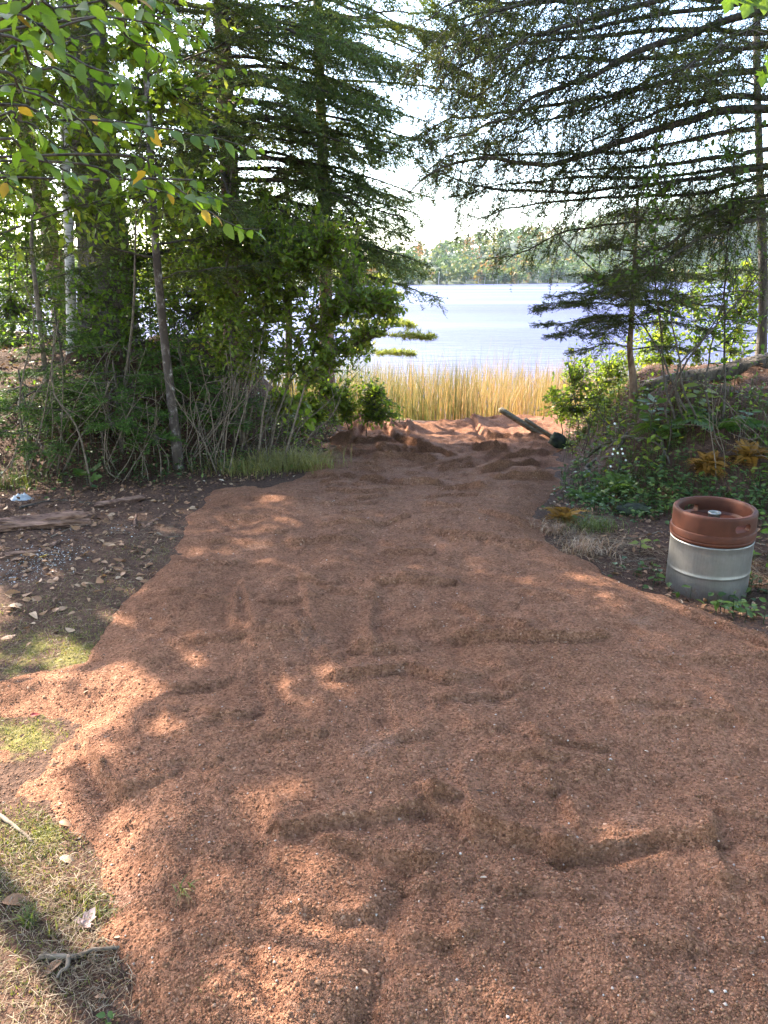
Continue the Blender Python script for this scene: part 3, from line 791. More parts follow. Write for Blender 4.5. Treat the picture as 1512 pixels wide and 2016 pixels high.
# ------------------------------------------------------------------ right hemlock, trunk just outside the frame
T = thing('hemlock_tree', 'large dark hemlock whose long limbs sweep in from the right edge', 'tree', (3.55, 5.3, gz(3.55, 5.3)))
trunk_part(T, [(3.55, 5.3, gz(3.55, 5.3) - 0.1), (3.6, 5.32, 2.5), (3.6, 5.3, 5.0), (3.62, 5.3, 9.5)], 0.20, 0.07, MAT['bark'])
def zz2(zx, zy): return (752 + zx / 1.99, zy / 1.99)
HL = [  # limb polylines in photo pixels, distance at the trunk, distance at the tip
    ([(1720, 230), (1512, 213), (1405, 221), (1305, 246), (1234, 274), (1179, 296), (1104, 316), (1033, 321), (968, 316), (883, 319), (822, 367)], 5.2, 4.6, .030, .42),
    ([(1720, 205), (1512, 193), (1430, 198), (1330, 216), (1280, 226), (1234, 241), (1180, 261), (1090, 300)], 5.2, 5.0, .022, .42),
    ([(1720, -40), (1500, 20), (1375, 55), (1254, 100), (1184, 133), (1134, 156), (1074, 183), (1033, 211), (963, 241), (900, 262)], 5.2, 4.4, .026, .48),
    ([(1720, 270), (1512, 291), (1455, 301), (1355, 322), (1280, 329), (1230, 337), (1164, 352), (1080, 372)], 5.2, 5.1, .020, .40),
    ([(1720, 300), (1512, 329), (1405, 347), (1285, 362), (1204, 374), (1053, 377), (953, 367), (872, 342)], 5.2, 5.3, .020, .42),
    ([(1720, 330), (1512, 397), (1405, 417), (1305, 477), (1254, 502), (1180, 545)], 5.2, 4.9, .018, .36),
    ([(1720, 360), (1512, 422), (1430, 452), (1355, 492), (1280, 543), (1230, 580)], 5.2, 4.5, .018, .34),
    ([(1720, -140), (1500, -60), (1330, -10), (1200, 30), (1090, 70), (1000, 110), (930, 160)], 5.2, 4.3, .024, .50),
    ([(1720, -250), (1450, -150), (1250, -90), (1080, -30), (960, 20), (880, 60)], 5.2, 4.5, .024, .55),
    ([(1720, 60), (1512, 90), (1420, 120), (1300, 150), (1190, 200), (1110, 240)], 5.2, 5.8, .020, .48),
    ([(1720, 130), (1512, 140), (1400, 160), (1290, 190), (1180, 230), (1050, 270), (960, 300)], 5.2, 6.0, .020, .45),
    ([(1720, -60), (1540, 20), (1480, 60), (1420, 90), (1370, 130), (1320, 150)], 5.2, 4.0, .016, .42),
    ([(1720, 300), (1560, 340), (1480, 400), (1400, 440), (1330, 470)], 5.2, 5.9, .016, .36),
    ([(1720, 20), (1500, 60), (1300, 60), (1150, 80), (1020, 90), (900, 140), (860, 190)], 5.2, 6.2, .020, .45),
    ([(1720, 300), (1512, 340), (1350, 390), (1200, 400), (1080, 410), (980, 430), (900, 470)], 5.2, 5.6, .016, .34),
    ([(1720, 280), (1500, 320), (1300, 350), (1120, 350), (980, 370), (870, 400)], 5.2, 5.9, .016, .36),
    ([(1720, 320), (1500, 380), (1350, 430), (1230, 440), (1100, 455), (1010, 490), (950, 500)], 5.2, 6.0, .014, .26),
    ([(1720, -10), (1450, 0), (1250, -20), (1080, 20), (950, 30), (850, 100), (815, 160)], 5.2, 5.6, .018, .42),
    ([(1720, 40), (1450, 100), (1250, 130), (1080, 130), (950, 190), (860, 260)], 5.2, 5.5, .018, .40),
    ([(1720, -60), (1400, 10), (1150, 50), (1000, 60), (900, 90), (840, 130)], 5.2, 4.8, .016, .42),
    ([(1720, 100), (1400, 150), (1200, 190), (1050, 210), (950, 220), (870, 240), (820, 290)], 5.2, 5.0, .016, .40),
    ([(1720, -120), (1400, -40), (1150, 0), (1000, 10), (900, 0), (820, 40)], 5.2, 5.1, .016, .42),
    ([(1720, 200), (1400, 260), (1200, 290), (1020, 290), (900, 290), (840, 320)], 5.2, 5.7, .014, .36)]
for pl, y0, y1, r, bl in HL:
    n = len(pl)
    pts = [np.array((3.6, 5.3, at(pl[0][0], pl[0][1], y0)[2]))] + [at(p[0], p[1], y0 + (y1 - y0) * (i + 1) / (n)) for i, p in enumerate(pl[1:])]
    limb_part(T, np.array(pts), r, MAT['hemlock'], MAT['twig'], 22, step=0.06, bl=bl * 1.15, sl=0.085, sstep=0.026, droop=0.60, start=0.04, bare=0.03, n=10, nl=0.021, w=0.0062, updown=0.70, keep=0.60)
# long dead hanging twigs of the hemlock
B = Bag()
for pl in [[(1235, 0), (1194, 70), (1150, 160), (1090, 300)], [(1080, 0), (1040, 70), (990, 140), (930, 180)], [(1310, 60), (1260, 130), (1170, 180), (1080, 240), (1000, 300), (960, 310)], [(1140, 30), (1120, 80), (1080, 110), (1060, 150)],
           [(1190, 95), (1110, 110), (1040, 140), (1000, 160)], [(1230, 170), (1190, 210), (1140, 260), (1100, 330)], [(1480, 230), (1400, 270), (1300, 290), (1200, 330)]]:
    P = spline([at(p[0], p[1], 4.7 + 0.1 * i) for i, p in enumerate(pl)], 12); B.add(*tubes(P, np.linspace(0.006, 0.0022, 12), 4))
B.build('bare_twig', MAT['twig'], T)
# crown above the picture
for k in range(14):
    z = 4.6 + 0.35 * k; a = R(random.uniform(0, 360)); Ln = 2.6 - 0.13 * k
    p = np.array((3.6, 5.3, z)); h = np.array((math.sin(a), math.cos(a), 0)); s = np.linspace(0, 1, 5)[:, None]
    limb_part(T, p + h * Ln * s + np.array((0, 0, 1.0)) * Ln * (0.12 * s - 0.3 * s * s), 0.022, MAT['hemlock'], MAT['twig'], 8, step=0.16, bl=0.6, sl=0.16, sstep=0.08, n=8, nl=0.04, w=0.02)

# ------------------------------------------------------------------ left spruce
p0 = at(462, 700, 7.6); p0[2] = gz(p0[0], p0[1])
T = thing('spruce_tree', 'tall spruce with reddish bark and drooping boughs left of the lake gap', 'tree', p0)
ax = [p0 - [0, 0, 0.1], at(458, 520, 7.6), at(450, 300, 7.6), at(442, 150, 7.6), at(434, -20, 7.6), at(425, -300, 7.6) , at(420, -560, 7.6)]
trunk_part(T, ax, 0.10, 0.05, MAT['bark_red'], 12, 30)
zs = []; azs = []
z = 1.75
while z < 3.95:
    for a in (88, 128, 55, 170, -35, -110):
        if a in (-35, 20) and random.random() < 0.35: continue
        zs.append(z + random.uniform(-0.10, 0.10)); azs.append(a + random.uniform(-20, 20))
    z += 0.26
zs += [1.7 + 0.12 * k for k in range(18)]; azs += [(100, 75, 120)[k % 3] + random.uniform(-12, 12) for k in range(18)]
conifer(T, ax, zs, lambda z: 1.78 - 0.06 * max(0, z - 3.0), MAT['spruce_blue'], MAT['twig'], azs, 0.013, 0.10, 0.42, step=0.075, bl=0.42, sl=0.11, sstep=0.036, droop=0.45, start=0.08, bare=0.24, n=10, nl=0.025, w=0.0105, flat=0.55, updown=0.2)
zs = [4.1 + 0.22 * k for k in range(15)]; azs = [k * 137.5 for k in range(15)]
conifer(T, ax, zs, lambda z: 1.6 - 0.12 * (z - 4), MAT['spruce'], MAT['twig'], azs, 0.014, 0.1, 0.4, step=0.16, bl=0.5, sl=0.16, sstep=0.08, n=8, nl=0.04, w=0.02, bare=0.2)
# ragged brown dead twigs close to the stem
B = Bag(); A = spline(ax, 80)
for k in range(150):
    i = random.randint(8, 52); p = A[i]; a = R(random.uniform(0, 360)); L = random.uniform(0.3, 1.0)
    h = np.array((math.sin(a), math.cos(a), 0)); s = np.linspace(0, 1, 5)[:, None]
    B.add(*tubes(p + h * L * s + np.array((0, 0, 1.0)) * L * (random.uniform(-0.1, 0.3) * s - 0.45 * s * s) + rng.normal(0, 0.012, (5, 3)) * s, np.linspace(0.005, 0.0015, 5), 3))
B.build('dead_twigs', MAT['bark_red'], T)['kind'] = 'stuff'

# second spruce farther back fills the gap's left side with dark boughs
p0 = at(640, 640, 9.0); p0[2] = gz(p0[0], p0[1])
T = thing('spruce_tree', 'shaded spruce behind the leafy shrub at the water edge', 'tree', p0)
ax = [p0 - [0, 0, 0.1], p0 + [0.02, 0, 2.0], p0 + [0, 0, 4.5], p0 + [0, 0, 7.5]]
trunk_part(T, ax, 0.09, 0.03, MAT['bark_red'], 10, 20)
zs = []; azs = []
z = 1.9
while z < 4.6:
    for a in (95, 200, -70, 150):
        zs.append(z + random.uniform(-0.12, 0.12)); azs.append(a + random.uniform(-30, 30))
    z += 0.36
conifer(T, ax, zs, lambda z: 0.95, MAT['spruce'], MAT['twig'], azs, 0.012, 0.05, 0.40, step=0.09, bl=0.42, sl=0.12, sstep=0.045, droop=0.5, bare=0.15, n=11, nl=0.028, w=0.011, flat=0.55)

# its long upper limbs reach across the gap with sunlight put into their needle colour
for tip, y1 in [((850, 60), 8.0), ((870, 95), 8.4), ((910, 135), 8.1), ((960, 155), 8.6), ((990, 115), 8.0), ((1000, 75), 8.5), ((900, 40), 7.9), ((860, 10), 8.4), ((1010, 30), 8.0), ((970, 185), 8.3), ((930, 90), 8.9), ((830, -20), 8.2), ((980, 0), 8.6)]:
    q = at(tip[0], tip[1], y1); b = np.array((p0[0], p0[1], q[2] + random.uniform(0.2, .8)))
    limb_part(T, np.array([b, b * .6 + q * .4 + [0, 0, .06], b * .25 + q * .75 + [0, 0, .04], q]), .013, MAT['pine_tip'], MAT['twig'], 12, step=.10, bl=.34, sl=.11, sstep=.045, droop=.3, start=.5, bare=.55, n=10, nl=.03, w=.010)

# sunlit pine bough over the water, left of the reeds
p0 = at(560, 640, 9.8); p0[2] = gz(p0[0], p0[1])
T = thing('pine_tree', 'young pine with sunlit yellow tips reaching over the water', 'tree', p0)
ax = [p0 - [0, 0, 0.1], p0 + [0.05, 0, 1.0], p0 + [0.1, 0, 2.2], p0 + [0.1, 0, 3.0]]
trunk_part(T, ax, 0.05, 0.02, MAT['bark'], 8, 12)
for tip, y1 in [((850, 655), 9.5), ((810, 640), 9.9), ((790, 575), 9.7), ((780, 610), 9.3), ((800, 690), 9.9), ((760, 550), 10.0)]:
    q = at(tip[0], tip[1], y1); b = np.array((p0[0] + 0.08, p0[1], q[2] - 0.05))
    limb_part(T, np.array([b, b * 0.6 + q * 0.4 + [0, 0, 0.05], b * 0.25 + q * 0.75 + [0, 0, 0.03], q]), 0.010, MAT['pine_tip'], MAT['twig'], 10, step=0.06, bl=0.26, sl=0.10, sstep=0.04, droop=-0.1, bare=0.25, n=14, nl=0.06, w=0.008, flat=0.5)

# ------------------------------------------------------------------ trunks of the left bank
def base(px, py, Y):
    p = at(px, py, Y); p[2] = gz(p[0], p[1]); return p
p0 = base(215, 690, 8.1)
T = thing('old_pine', 'thickest dark furrowed trunk on the left bank', 'tree', p0)
ax = [p0 - [0, 0, 0.1], at(205, 500, 8.1), at(185, 300, 8.1), at(172, 150, 8.1), at(160, -50, 8.1), at(150, -500, 8.1), at(150, -800, 8.1)]
trunk_part(T, ax, 0.27, 0.15, MAT['bark'], 28, 40, 0.07, 0.35)
zs = [2.6 + 0.2 * k for k in range(32)]; azs = [k * 137.5 for k in range(32)]
conifer(T, ax, zs, lambda z: 2.6 - 0.2 * max(0, z - 5), MAT['spruce'], MAT['twig'], azs, 0.02, 0.1, 0.35, step=0.15, bl=0.7, sl=0.20, sstep=0.085, n=9, nl=0.045, w=0.02, bare=0.12)

p0 = base(142, 720, 7.0)
T = thing('birch_tree', 'slender white birch stem in front of the thick dark trunk', 'tree', p0)
ax = [p0 - [0, 0, 0.1], at(140, 600, 7.0), at(135, 450, 7.0), at(129, 300, 7.0), at(126, 150, 7.0), at(118, -100, 7.0), at(110, -300, 7.0)]
trunk_part(T, ax, 0.047, 0.03, MAT['birch'], 12, 30, 0.03, 0.2)
BIRCH = T

p0 = base(125, 650, 8.9)
T = thing('leaning_tree', 'pale pinkish leaning trunk wrapped in sunlit leaves at far left', 'tree', p0)
ax = [p0 - [0, 0, 0.1], at(112, 540, 8.9), at(92, 430, 8.9), at(68, 330, 8.9), at(45, 220, 8.9), at(10, 60, 8.9), at(-60, -200, 8.9)]
trunk_part(T, ax, 0.105, 0.07, MAT['bark_pink'], 14, 30, 0.06, 0.2)
LEAN = T; LEAN_AX = ax

p0 = base(350, 890, 5.6)
T = thing('young_maple', 'slim dark blotched stem leaning left behind the bare brush', 'tree', p0)
ax = [p0 - [0, 0, 0.05], at(338, 790, 5.65), at(325, 680, 5.7), at(313, 560, 5.7), at(303, 440, 5.7), at(296, 300, 5.7), at(288, 120, 5.7), at(285, -60, 5.7)]
trunk_part(T, ax, 0.036, 0.020, MAT['blotch'], 12, 36, 0.06, 0.3)
zs = [1.35 + 0.13 * k for k in range(20)]; azs = [(90, -90, 60, 130, -120, 160, -60)[k % 7] + random.uniform(-25, 25) for k in range(20)]
conifer(T, ax, zs, lambda z: 0.95, MAT['hemlock'], MAT['twig'], azs, 0.008, 0.25, 0.25, step=0.07, bl=0.36, sl=0.08, sstep=0.030, bare=0.1, n=12, nl=0.020, w=0.0075)

for (a, b, c, w, lab) in [((82, 690), (70, 560), (62, 470), 0.022, 'thin dark stem on the far left bank near the frame edge'), ((238, 800), (262, 620), (268, 420), 0.012, 'thin grey sapling stem just right of the thickest trunk'),
                          ((470, 800), (452, 640), (447, 480), 0.014, 'thin pale sapling stem in front of the reddish spruce trunk')]:
    p0 = base(a[0], a[1], 6.3)
    T = thing('sapling', lab, 'sapling', p0)
    trunk_part(T, [p0 - [0, 0, 0.05], at(b[0], b[1], 6.4), at(c[0], c[1], 6.5), at(c[0] + 10, c[1] - 160, 6.6)], w, w * 0.5, MAT['twig_pale'], 8, 14, 0.05, 0.2)

# ------------------------------------------------------------------ leafy shrubs and background saplings
def leafy(t, stems, blobs, leafmat, woodmat, ls=0.035, per=6, sr=0.010, tw=0.0022, W=0.6, upright=0.3):
    """stems: list of polylines; blobs: (centre, radius3, twigs). Twigs run from the stems into the blobs and carry alternate leaves"""
    W_ = []
    for st in stems:
        P = spline(st, 14); P[1:] += rng.normal(0, 0.006, (13, 3)); W_.append(P)
        B = Bag(); B.add(*tubes(P, np.linspace(sr, sr * 0.3, 14), 6)); B.build('stem', woodmat, t, True)
    nodes = np.concatenate([w[4:] for w in W_])
    tb = Bag(); lb = Bag()
    for c, r, n in blobs:
        c = np.asarray(c, float); r = np.broadcast_to(r, (3,))
        q = c + nrm(rng.normal(0, 1, (n, 3))) * (rng.random((n, 1)) ** 0.4) * r
        dist = np.linalg.norm(nodes[None] - q[:, None], axis=2) + 0.6 * np.maximum(0, nodes[None, :, 2] - q[:, None, 2])
        dist += rng.random(dist.shape) * 0.15
        o = nodes[np.argmin(dist, 1)]
        s = np.linspace(0, 1, 5)
        mid = (o + q) / 2 + rng.normal(0, 0.05, (n, 3)) - [0, 0, 0.02]
        P = ((1 - s) ** 2)[None, :, None] * o[:, None] + (2 * s * (1 - s))[None, :, None] * mid[:, None] + (s ** 2)[None, :, None] * q[:, None]
        tb.add(*tubes(P, np.tile(np.linspace(tw * 1.6, tw * 0.5, 5), (n, 1)), 3, False))
        L = np.linalg.norm(q - o, axis=1)
        m = per
        # leaves over the outer 0.35 m of every twig
        f = 1 - np.minimum(1, 0.32 / np.maximum(L, 0.05))[:, None] * ((np.arange(m)[None] + rng.random((n, m))) / m)
        lp = ((1 - f) ** 2)[..., None] * o[:, None] + (2 * f * (1 - f))[..., None] * mid[:, None] + (f ** 2)[..., None] * q[:, None]
        d = nrm(q - mid)[:, None] * 0.5 + rng.normal(0, 0.6, (n, m, 3)); d[..., 2] -= 0.15
        nn = rng.normal(0, 0.45, (n, m, 3)) + [0, 0, 1.0]
        lb.add(*leaves(lp.reshape(-1, 3), d.reshape(-1, 3), nn.reshape(-1, 3), ls * (0.6 + 0.6 * rng.random(n * m)), W, 0.3, np.clip(np.repeat(rng.normal(0.45, 0.2, n), m) + rng.normal(0, 0.12, n * m), 0, 1)))
    tb.build('twigs', woodmat, t)['kind'] = 'stuff'
    lb.build('foliage', leafmat, t)['kind'] = 'stuff'

p0 = base(490, 880, 6.0)
T = thing('leafy_shrub', 'tall many-stemmed leafy shrub arching over the left edge of the sand', 'shrub', p0)
def pp(l, Y): return [at(x, y, Y + 0.0) for x, y in l]
stems = []
for l, Y in [([(470, 880), (490, 760), (520, 640), (560, 520)], 6.1), ([(500, 880), (530, 760), (580, 690), (680, 610), (740, 590)], 5.9), ([(440, 880), (440, 740), (430, 600), (420, 480)], 6.2),
             ([(520, 870), (560, 770), (600, 720), (650, 640), (690, 560)], 6.1), ([(480, 880), (510, 720), (500, 600), (510, 480)], 6.3), ([(550, 860), (590, 800), (610, 740), (660, 690), (720, 670)], 5.8), ([(460, 880), (480, 700), (560, 600), (640, 500)], 6.2)]:
    s = pp(l, Y); s[0][2] = gz(s[0][0], s[0][1]) - 0.03; stems.append(s)
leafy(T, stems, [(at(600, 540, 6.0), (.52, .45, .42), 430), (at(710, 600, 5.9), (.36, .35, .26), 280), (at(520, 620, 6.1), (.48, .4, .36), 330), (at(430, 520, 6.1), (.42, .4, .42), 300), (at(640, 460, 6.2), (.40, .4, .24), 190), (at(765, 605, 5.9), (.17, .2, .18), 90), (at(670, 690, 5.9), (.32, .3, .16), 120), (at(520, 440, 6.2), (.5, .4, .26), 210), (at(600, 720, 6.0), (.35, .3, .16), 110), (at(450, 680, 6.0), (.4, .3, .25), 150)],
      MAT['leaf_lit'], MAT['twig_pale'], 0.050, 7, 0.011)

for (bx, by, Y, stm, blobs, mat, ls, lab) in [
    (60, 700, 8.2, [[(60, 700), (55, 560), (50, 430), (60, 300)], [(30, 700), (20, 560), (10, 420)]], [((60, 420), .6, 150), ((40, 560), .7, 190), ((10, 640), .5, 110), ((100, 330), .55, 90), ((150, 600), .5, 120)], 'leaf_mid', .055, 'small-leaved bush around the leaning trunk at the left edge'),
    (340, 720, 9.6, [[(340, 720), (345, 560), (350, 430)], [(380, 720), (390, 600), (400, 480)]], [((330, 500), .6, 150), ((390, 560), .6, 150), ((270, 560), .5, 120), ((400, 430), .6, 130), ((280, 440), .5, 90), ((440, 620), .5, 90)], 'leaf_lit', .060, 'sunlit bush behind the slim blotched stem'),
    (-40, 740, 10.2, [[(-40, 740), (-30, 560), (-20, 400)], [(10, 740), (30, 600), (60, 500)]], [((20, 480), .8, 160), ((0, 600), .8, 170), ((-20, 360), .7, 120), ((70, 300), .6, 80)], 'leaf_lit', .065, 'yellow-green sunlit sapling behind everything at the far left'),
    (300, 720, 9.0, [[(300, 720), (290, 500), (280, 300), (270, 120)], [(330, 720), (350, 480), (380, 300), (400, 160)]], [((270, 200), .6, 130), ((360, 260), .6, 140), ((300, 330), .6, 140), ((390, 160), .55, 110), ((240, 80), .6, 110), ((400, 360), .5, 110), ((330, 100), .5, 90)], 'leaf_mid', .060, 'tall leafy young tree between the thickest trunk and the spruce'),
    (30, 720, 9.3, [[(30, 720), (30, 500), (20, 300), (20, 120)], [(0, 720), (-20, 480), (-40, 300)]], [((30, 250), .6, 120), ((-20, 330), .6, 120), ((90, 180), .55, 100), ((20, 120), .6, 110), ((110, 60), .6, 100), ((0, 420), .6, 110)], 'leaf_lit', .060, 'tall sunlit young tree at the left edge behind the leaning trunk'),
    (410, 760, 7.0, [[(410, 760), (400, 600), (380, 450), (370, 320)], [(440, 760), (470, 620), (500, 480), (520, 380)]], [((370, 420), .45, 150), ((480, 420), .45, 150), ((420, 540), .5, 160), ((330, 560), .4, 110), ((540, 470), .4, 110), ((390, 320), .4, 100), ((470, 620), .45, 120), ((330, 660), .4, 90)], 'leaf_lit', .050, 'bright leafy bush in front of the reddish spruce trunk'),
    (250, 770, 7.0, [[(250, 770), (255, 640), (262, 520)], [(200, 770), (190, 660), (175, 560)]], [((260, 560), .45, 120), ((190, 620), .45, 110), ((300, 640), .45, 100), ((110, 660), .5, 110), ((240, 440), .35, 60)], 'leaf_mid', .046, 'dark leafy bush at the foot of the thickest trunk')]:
    p0 = base(bx, by, Y)
    T = thing('bush', lab, 'bush', p0)
    ss = []
    for l in stm:
        s = pp(l, Y); s[0][2] = gz(s[0][0], s[0][1]) - 0.03; ss.append(s)
    leafy(T, ss, [(at(c[0], c[1], Y + random.uniform(-.3, .3)), r, n) for c, r, n in blobs], MAT[mat], MAT['twig'], ls, 7, 0.012)

p0 = np.array((-2.75, 4.6, gz(-2.75, 4.6)))
T = thing('young_beech', 'bright small-leaved young tree behind the hanging leaves at upper left', 'tree', p0)
trunk_part(T, [p0 - [0, 0, .05], p0 + [.05, 0, 1.4], p0 + [.1, 0, 2.8], p0 + [.1, 0, 4.2]], .04, .015, MAT['twig'], 9, 16)
st = []
for l in [[(-80, 420), (60, 330), (200, 250), (330, 180)], [(-80, 300), (60, 200), (180, 120), (300, 60)], [(-80, 500), (80, 430), (220, 390), (360, 380)], [(-80, 150), (60, 80), (200, 20), (360, -40)]]:
    st.append([p0 + [.05, 0, at(l[0][0], l[0][1], 4.5)[2] - p0[2] - .25]] + [at(x, y, 4.4) for x, y in l])
leafy(T, st, [(at(c[0], c[1], 4.4), r, n) for c, r, n in [((60, 280), .38, 40), ((190, 230), .36, 40), ((310, 190), .34, 34), ((60, 130), .40, 40), ((200, 100), .38, 40), ((320, 60), .36, 34), ((100, 420), .34, 34), ((260, 390), .34, 34), ((370, 340), .30, 26), ((420, 150), .3, 22), ((40, 20), .4, 34), ((200, 0), .4, 30)]], MAT['leaf_lit'], MAT['twig'], .062, 6, .008, .0018)

# leaves clinging to the leaning trunk
A = spline(LEAN_AX, 200)[20:150]
i = rng.integers(0, len(A), 420); p = A[i] + nrm(rng.normal(0, 1, (420, 3)) * [1, 1, 0.3]) * (0.10 + 0.06 * rng.random((420, 1)))
Lb = Bag(); Lb.add(*leaves(p, rng.normal(0, 1, (420, 3)) - [0, 0, 0.6], rng.normal(0, 1, (420, 3)) + [0, -1, 0.4], 0.05 * (0.6 + 0.6 * rng.random(420)), 0.75))
Lb.build('foliage', MAT['leaf_lit'], LEAN)['kind'] = 'stuff'

# trees left of the frame: they carry the shade over the sand
for (x, y, lab, blobs, hh) in [
    (-4.5, 5.6, 'broad maple standing left of the frame, its crown shading the sand', [((-4.0, 6.0, 3.5), (1.3, 1.2, 1.0), 240), ((-4.6, 6.5, 5.0), (1.5, 1.4, 1.2), 260), ((-3.5, 5.0, 4.4), (1.0, 1.0, 0.9), 170), ((-4.5, 5.8, 6.4), (1.3, 1.3, 1.1), 170), ((-5.2, 7.2, 3.2), (1.0, .9, .8), 140)], 6.5),
    (-5.1, 9.0, 'maple at the left frame edge behind the leaning trunk', [((-4.6, 8.8, 3.4), (1.0, .9, 1.0), 260), ((-5.2, 9.2, 4.8), (1.2, 1.1, 1.0), 260), ((-4.2, 8.2, 4.4), (.9, .9, .8), 200), ((-6.6, 9.4, 5.0), (1.3, 1.1, 1.0), 220)], 5.5)]:
    T = thing('maple_tree', lab, 'tree', (x, y, gz(x, y)))
    trunk_part(T, [(x, y, gz(x, y) - 0.1), (x + .1, y, 2.0), (x, y + .1, 4.0), (x, y, hh)], 0.13, 0.04, MAT['bark'])
    st = []
    for c, r, n in blobs:
        c = np.array(c); st.append([(x, y, c[2] - 1.4), (x * .6 + c[0] * .4, y * .6 + c[1] * .4, c[2] - 0.7), tuple(c), tuple(c + [0.4, -0.5, 0.6])])
    leafy(T, st, blobs, MAT['leaf_lit'], MAT['bark'], 0.085 if x == -5.1 else 0.12, 9, 0.03, 0.004, 0.8)

for i, (x, y, h, r) in enumerate([(-3.5, -3.5, 8, 2.4), (0.5, -11.5, 9, 2.8), (4.0, -3.2, 8, 2.4), (-6.5, 0.5, 8, 2.2), (6.2, 1.0, 8, 2.4), (-1.8, -9, 10, 3.0), (4.5, -8.5, 10, 3.0), (-8.5, -5, 10, 3.0), (9, -4, 10, 3.0), (6.8, 5.5, 8, 2.2)]):
    T = thing('forest_tree', ['broad leafy tree behind the viewer', 'leafy tree of the wood at the viewer\'s back'][i % 2] + [', left', ', straight behind', ', right', ' on the far left', ' on the far right', ', second row', ', second row right', ' deep left', ' deep right', ' beyond the keg'][i], 'tree', (x, y, gz(x, y)), 'wood behind the viewer')
    trunk_part(T, [(x, y, gz(x, y) - .1), (x + .1, y, h * .35), (x, y + .1, h * .7), (x, y, h)], .16, .04, MAT['bark'], 10, 14)
    n = 900
    c = np.array((x, y, h * .58)) + nrm(rng.normal(0, 1, (n, 3))) * rng.random((n, 1)) ** .4 * [r, r, h * .42]
    B = Bag(); B.add(*leaves(c, rng.normal(0, 1, (n, 3)), rng.normal(0, .6, (n, 3)) + [0, 0, 1], .38 * (.6 + .6 * rng.random(n)), .7))
    B.build('crown', MAT['leaf_mid'], T)['kind'] = 'stuff'

# ------------------------------------------------------------------ leaf shapes for single leaves
def ovate_mesh(name, L=1.0, W=0.6, mat=None, fold=0.18, droop=0.25, twist=0.0, peak=0.38):
    n = 15
    s = np.linspace(0, 1, n)
    w = np.where(s < peak, np.sin(s / peak * math.pi / 2) ** 0.75, np.cos((s - peak) / (1 - peak) * math.pi / 2) ** 0.85 * (1 - 0.25 * (s - peak)))
    w = np.where(s > .86, w * .72, w)
    w = w * W * 0.5 * (1 + 0.07 * np.where(np.arange(n) % 2 == 0, 1, -1))
    w[0] = 0.01; w[-1] = 0.004
    z = -droop * s ** 2
    tw = twist * (s - 0.5)
    mid = np.stack([0 * s, s, z], -1)
    lf = np.stack([-w * np.cos(tw), s - 0.05 * w, z + w * fold - w * np.sin(tw)], -1)
    rt = np.stack([w * np.cos(tw), s - 0.05 * w, z + w * fold + w * np.sin(tw)], -1)
    V = np.stack([lf, mid, rt], 1).reshape(-1, 3) * L
    b = np.arange(n - 1)[:, None] * 3
    F = np.concatenate([b + [0, 1, 4, 3], b + [1, 2, 5, 4]])
    # petiole
    pv, pf = tubes(np.array([(0, -0.22, 0.03), (0, -0.1, 0.01), (0, 0.02, 0)]) * L, np.array([.012, .012, .010]) * L, 3)
    bag = Bag(); bag.add(V, F); bag.add(pv, pf)
    me = mesh(name, np.concatenate(bag.V), [np.concatenate(f) for f in bag.F.values()], smooth_shade=True)
    if mat: me.materials.append(mat)
    return me

def maple_mesh(name, L=1.0, mat=None, cup=0.12):
    tips = [(-150, .38), (-128, .20), (-100, .62), (-82, .48), (-72, .66), (-50, .34), (-36, .72), (-24, .66), (-14, .80), (0, 1.0), (14, .80), (24, .66), (36, .72), (50, .34), (72, .66), (82, .48), (100, .62), (128, .20), (150, .38), (180, .08)]
    ring = np.array([(math.sin(R(a)) * r * .62, math.cos(R(a)) * r * .62 + .12, 0) for a, r in tips])
    ring[:, 2] = cup * (ring[:, 0] ** 2 + ring[:, 1] ** 2) * 1.5 + rng.normal(0, .03, len(ring))
    inner = ring * 0.5 + np.array((0, .05, -0.01)); inner[:, 2] = -0.01 + rng.normal(0, .012, len(ring))
    V = np.concatenate([[(0, .06, 0)], inner, ring]) * L; n = len(ring)
    i = np.arange(n); j = (i + 1) % n
    F3 = np.stack([0 * i, 1 + j, 1 + i], -1); F4 = np.stack([1 + i, 1 + j, 1 + n + j, 1 + n + i], -1)
    bag = Bag(); bag.add(V, [F3, F4])
    bag.add(*tubes(np.array([(0, .06, 0), (.03, -.2, .03), (.08, -.42, .05)]) * L, np.array([.012, .010, .010]) * L, 3))
    me = mesh(name, np.concatenate(bag.V), [np.concatenate(f) for f in bag.F.values()], smooth_shade=True)
    if mat: me.materials.append(mat)
    return me

def place(o, p, along, normal, scale=1.0, parent=None):
    y = Vector([float(c) for c in along]).normalized(); z = Vector([float(c) for c in normal])
    x = y.cross(z).normalized(); z = x.cross(y)
    M = Matrix((x, y, z)).transposed().to_4x4()
    M = Matrix.Translation([float(c) for c in p]) @ M @ Matrix.Scale(scale, 4)
    if parent is not None:
        o.parent = parent
        M = Matrix.Translation(-parent.location) @ M
    o.matrix_basis = M
    return o

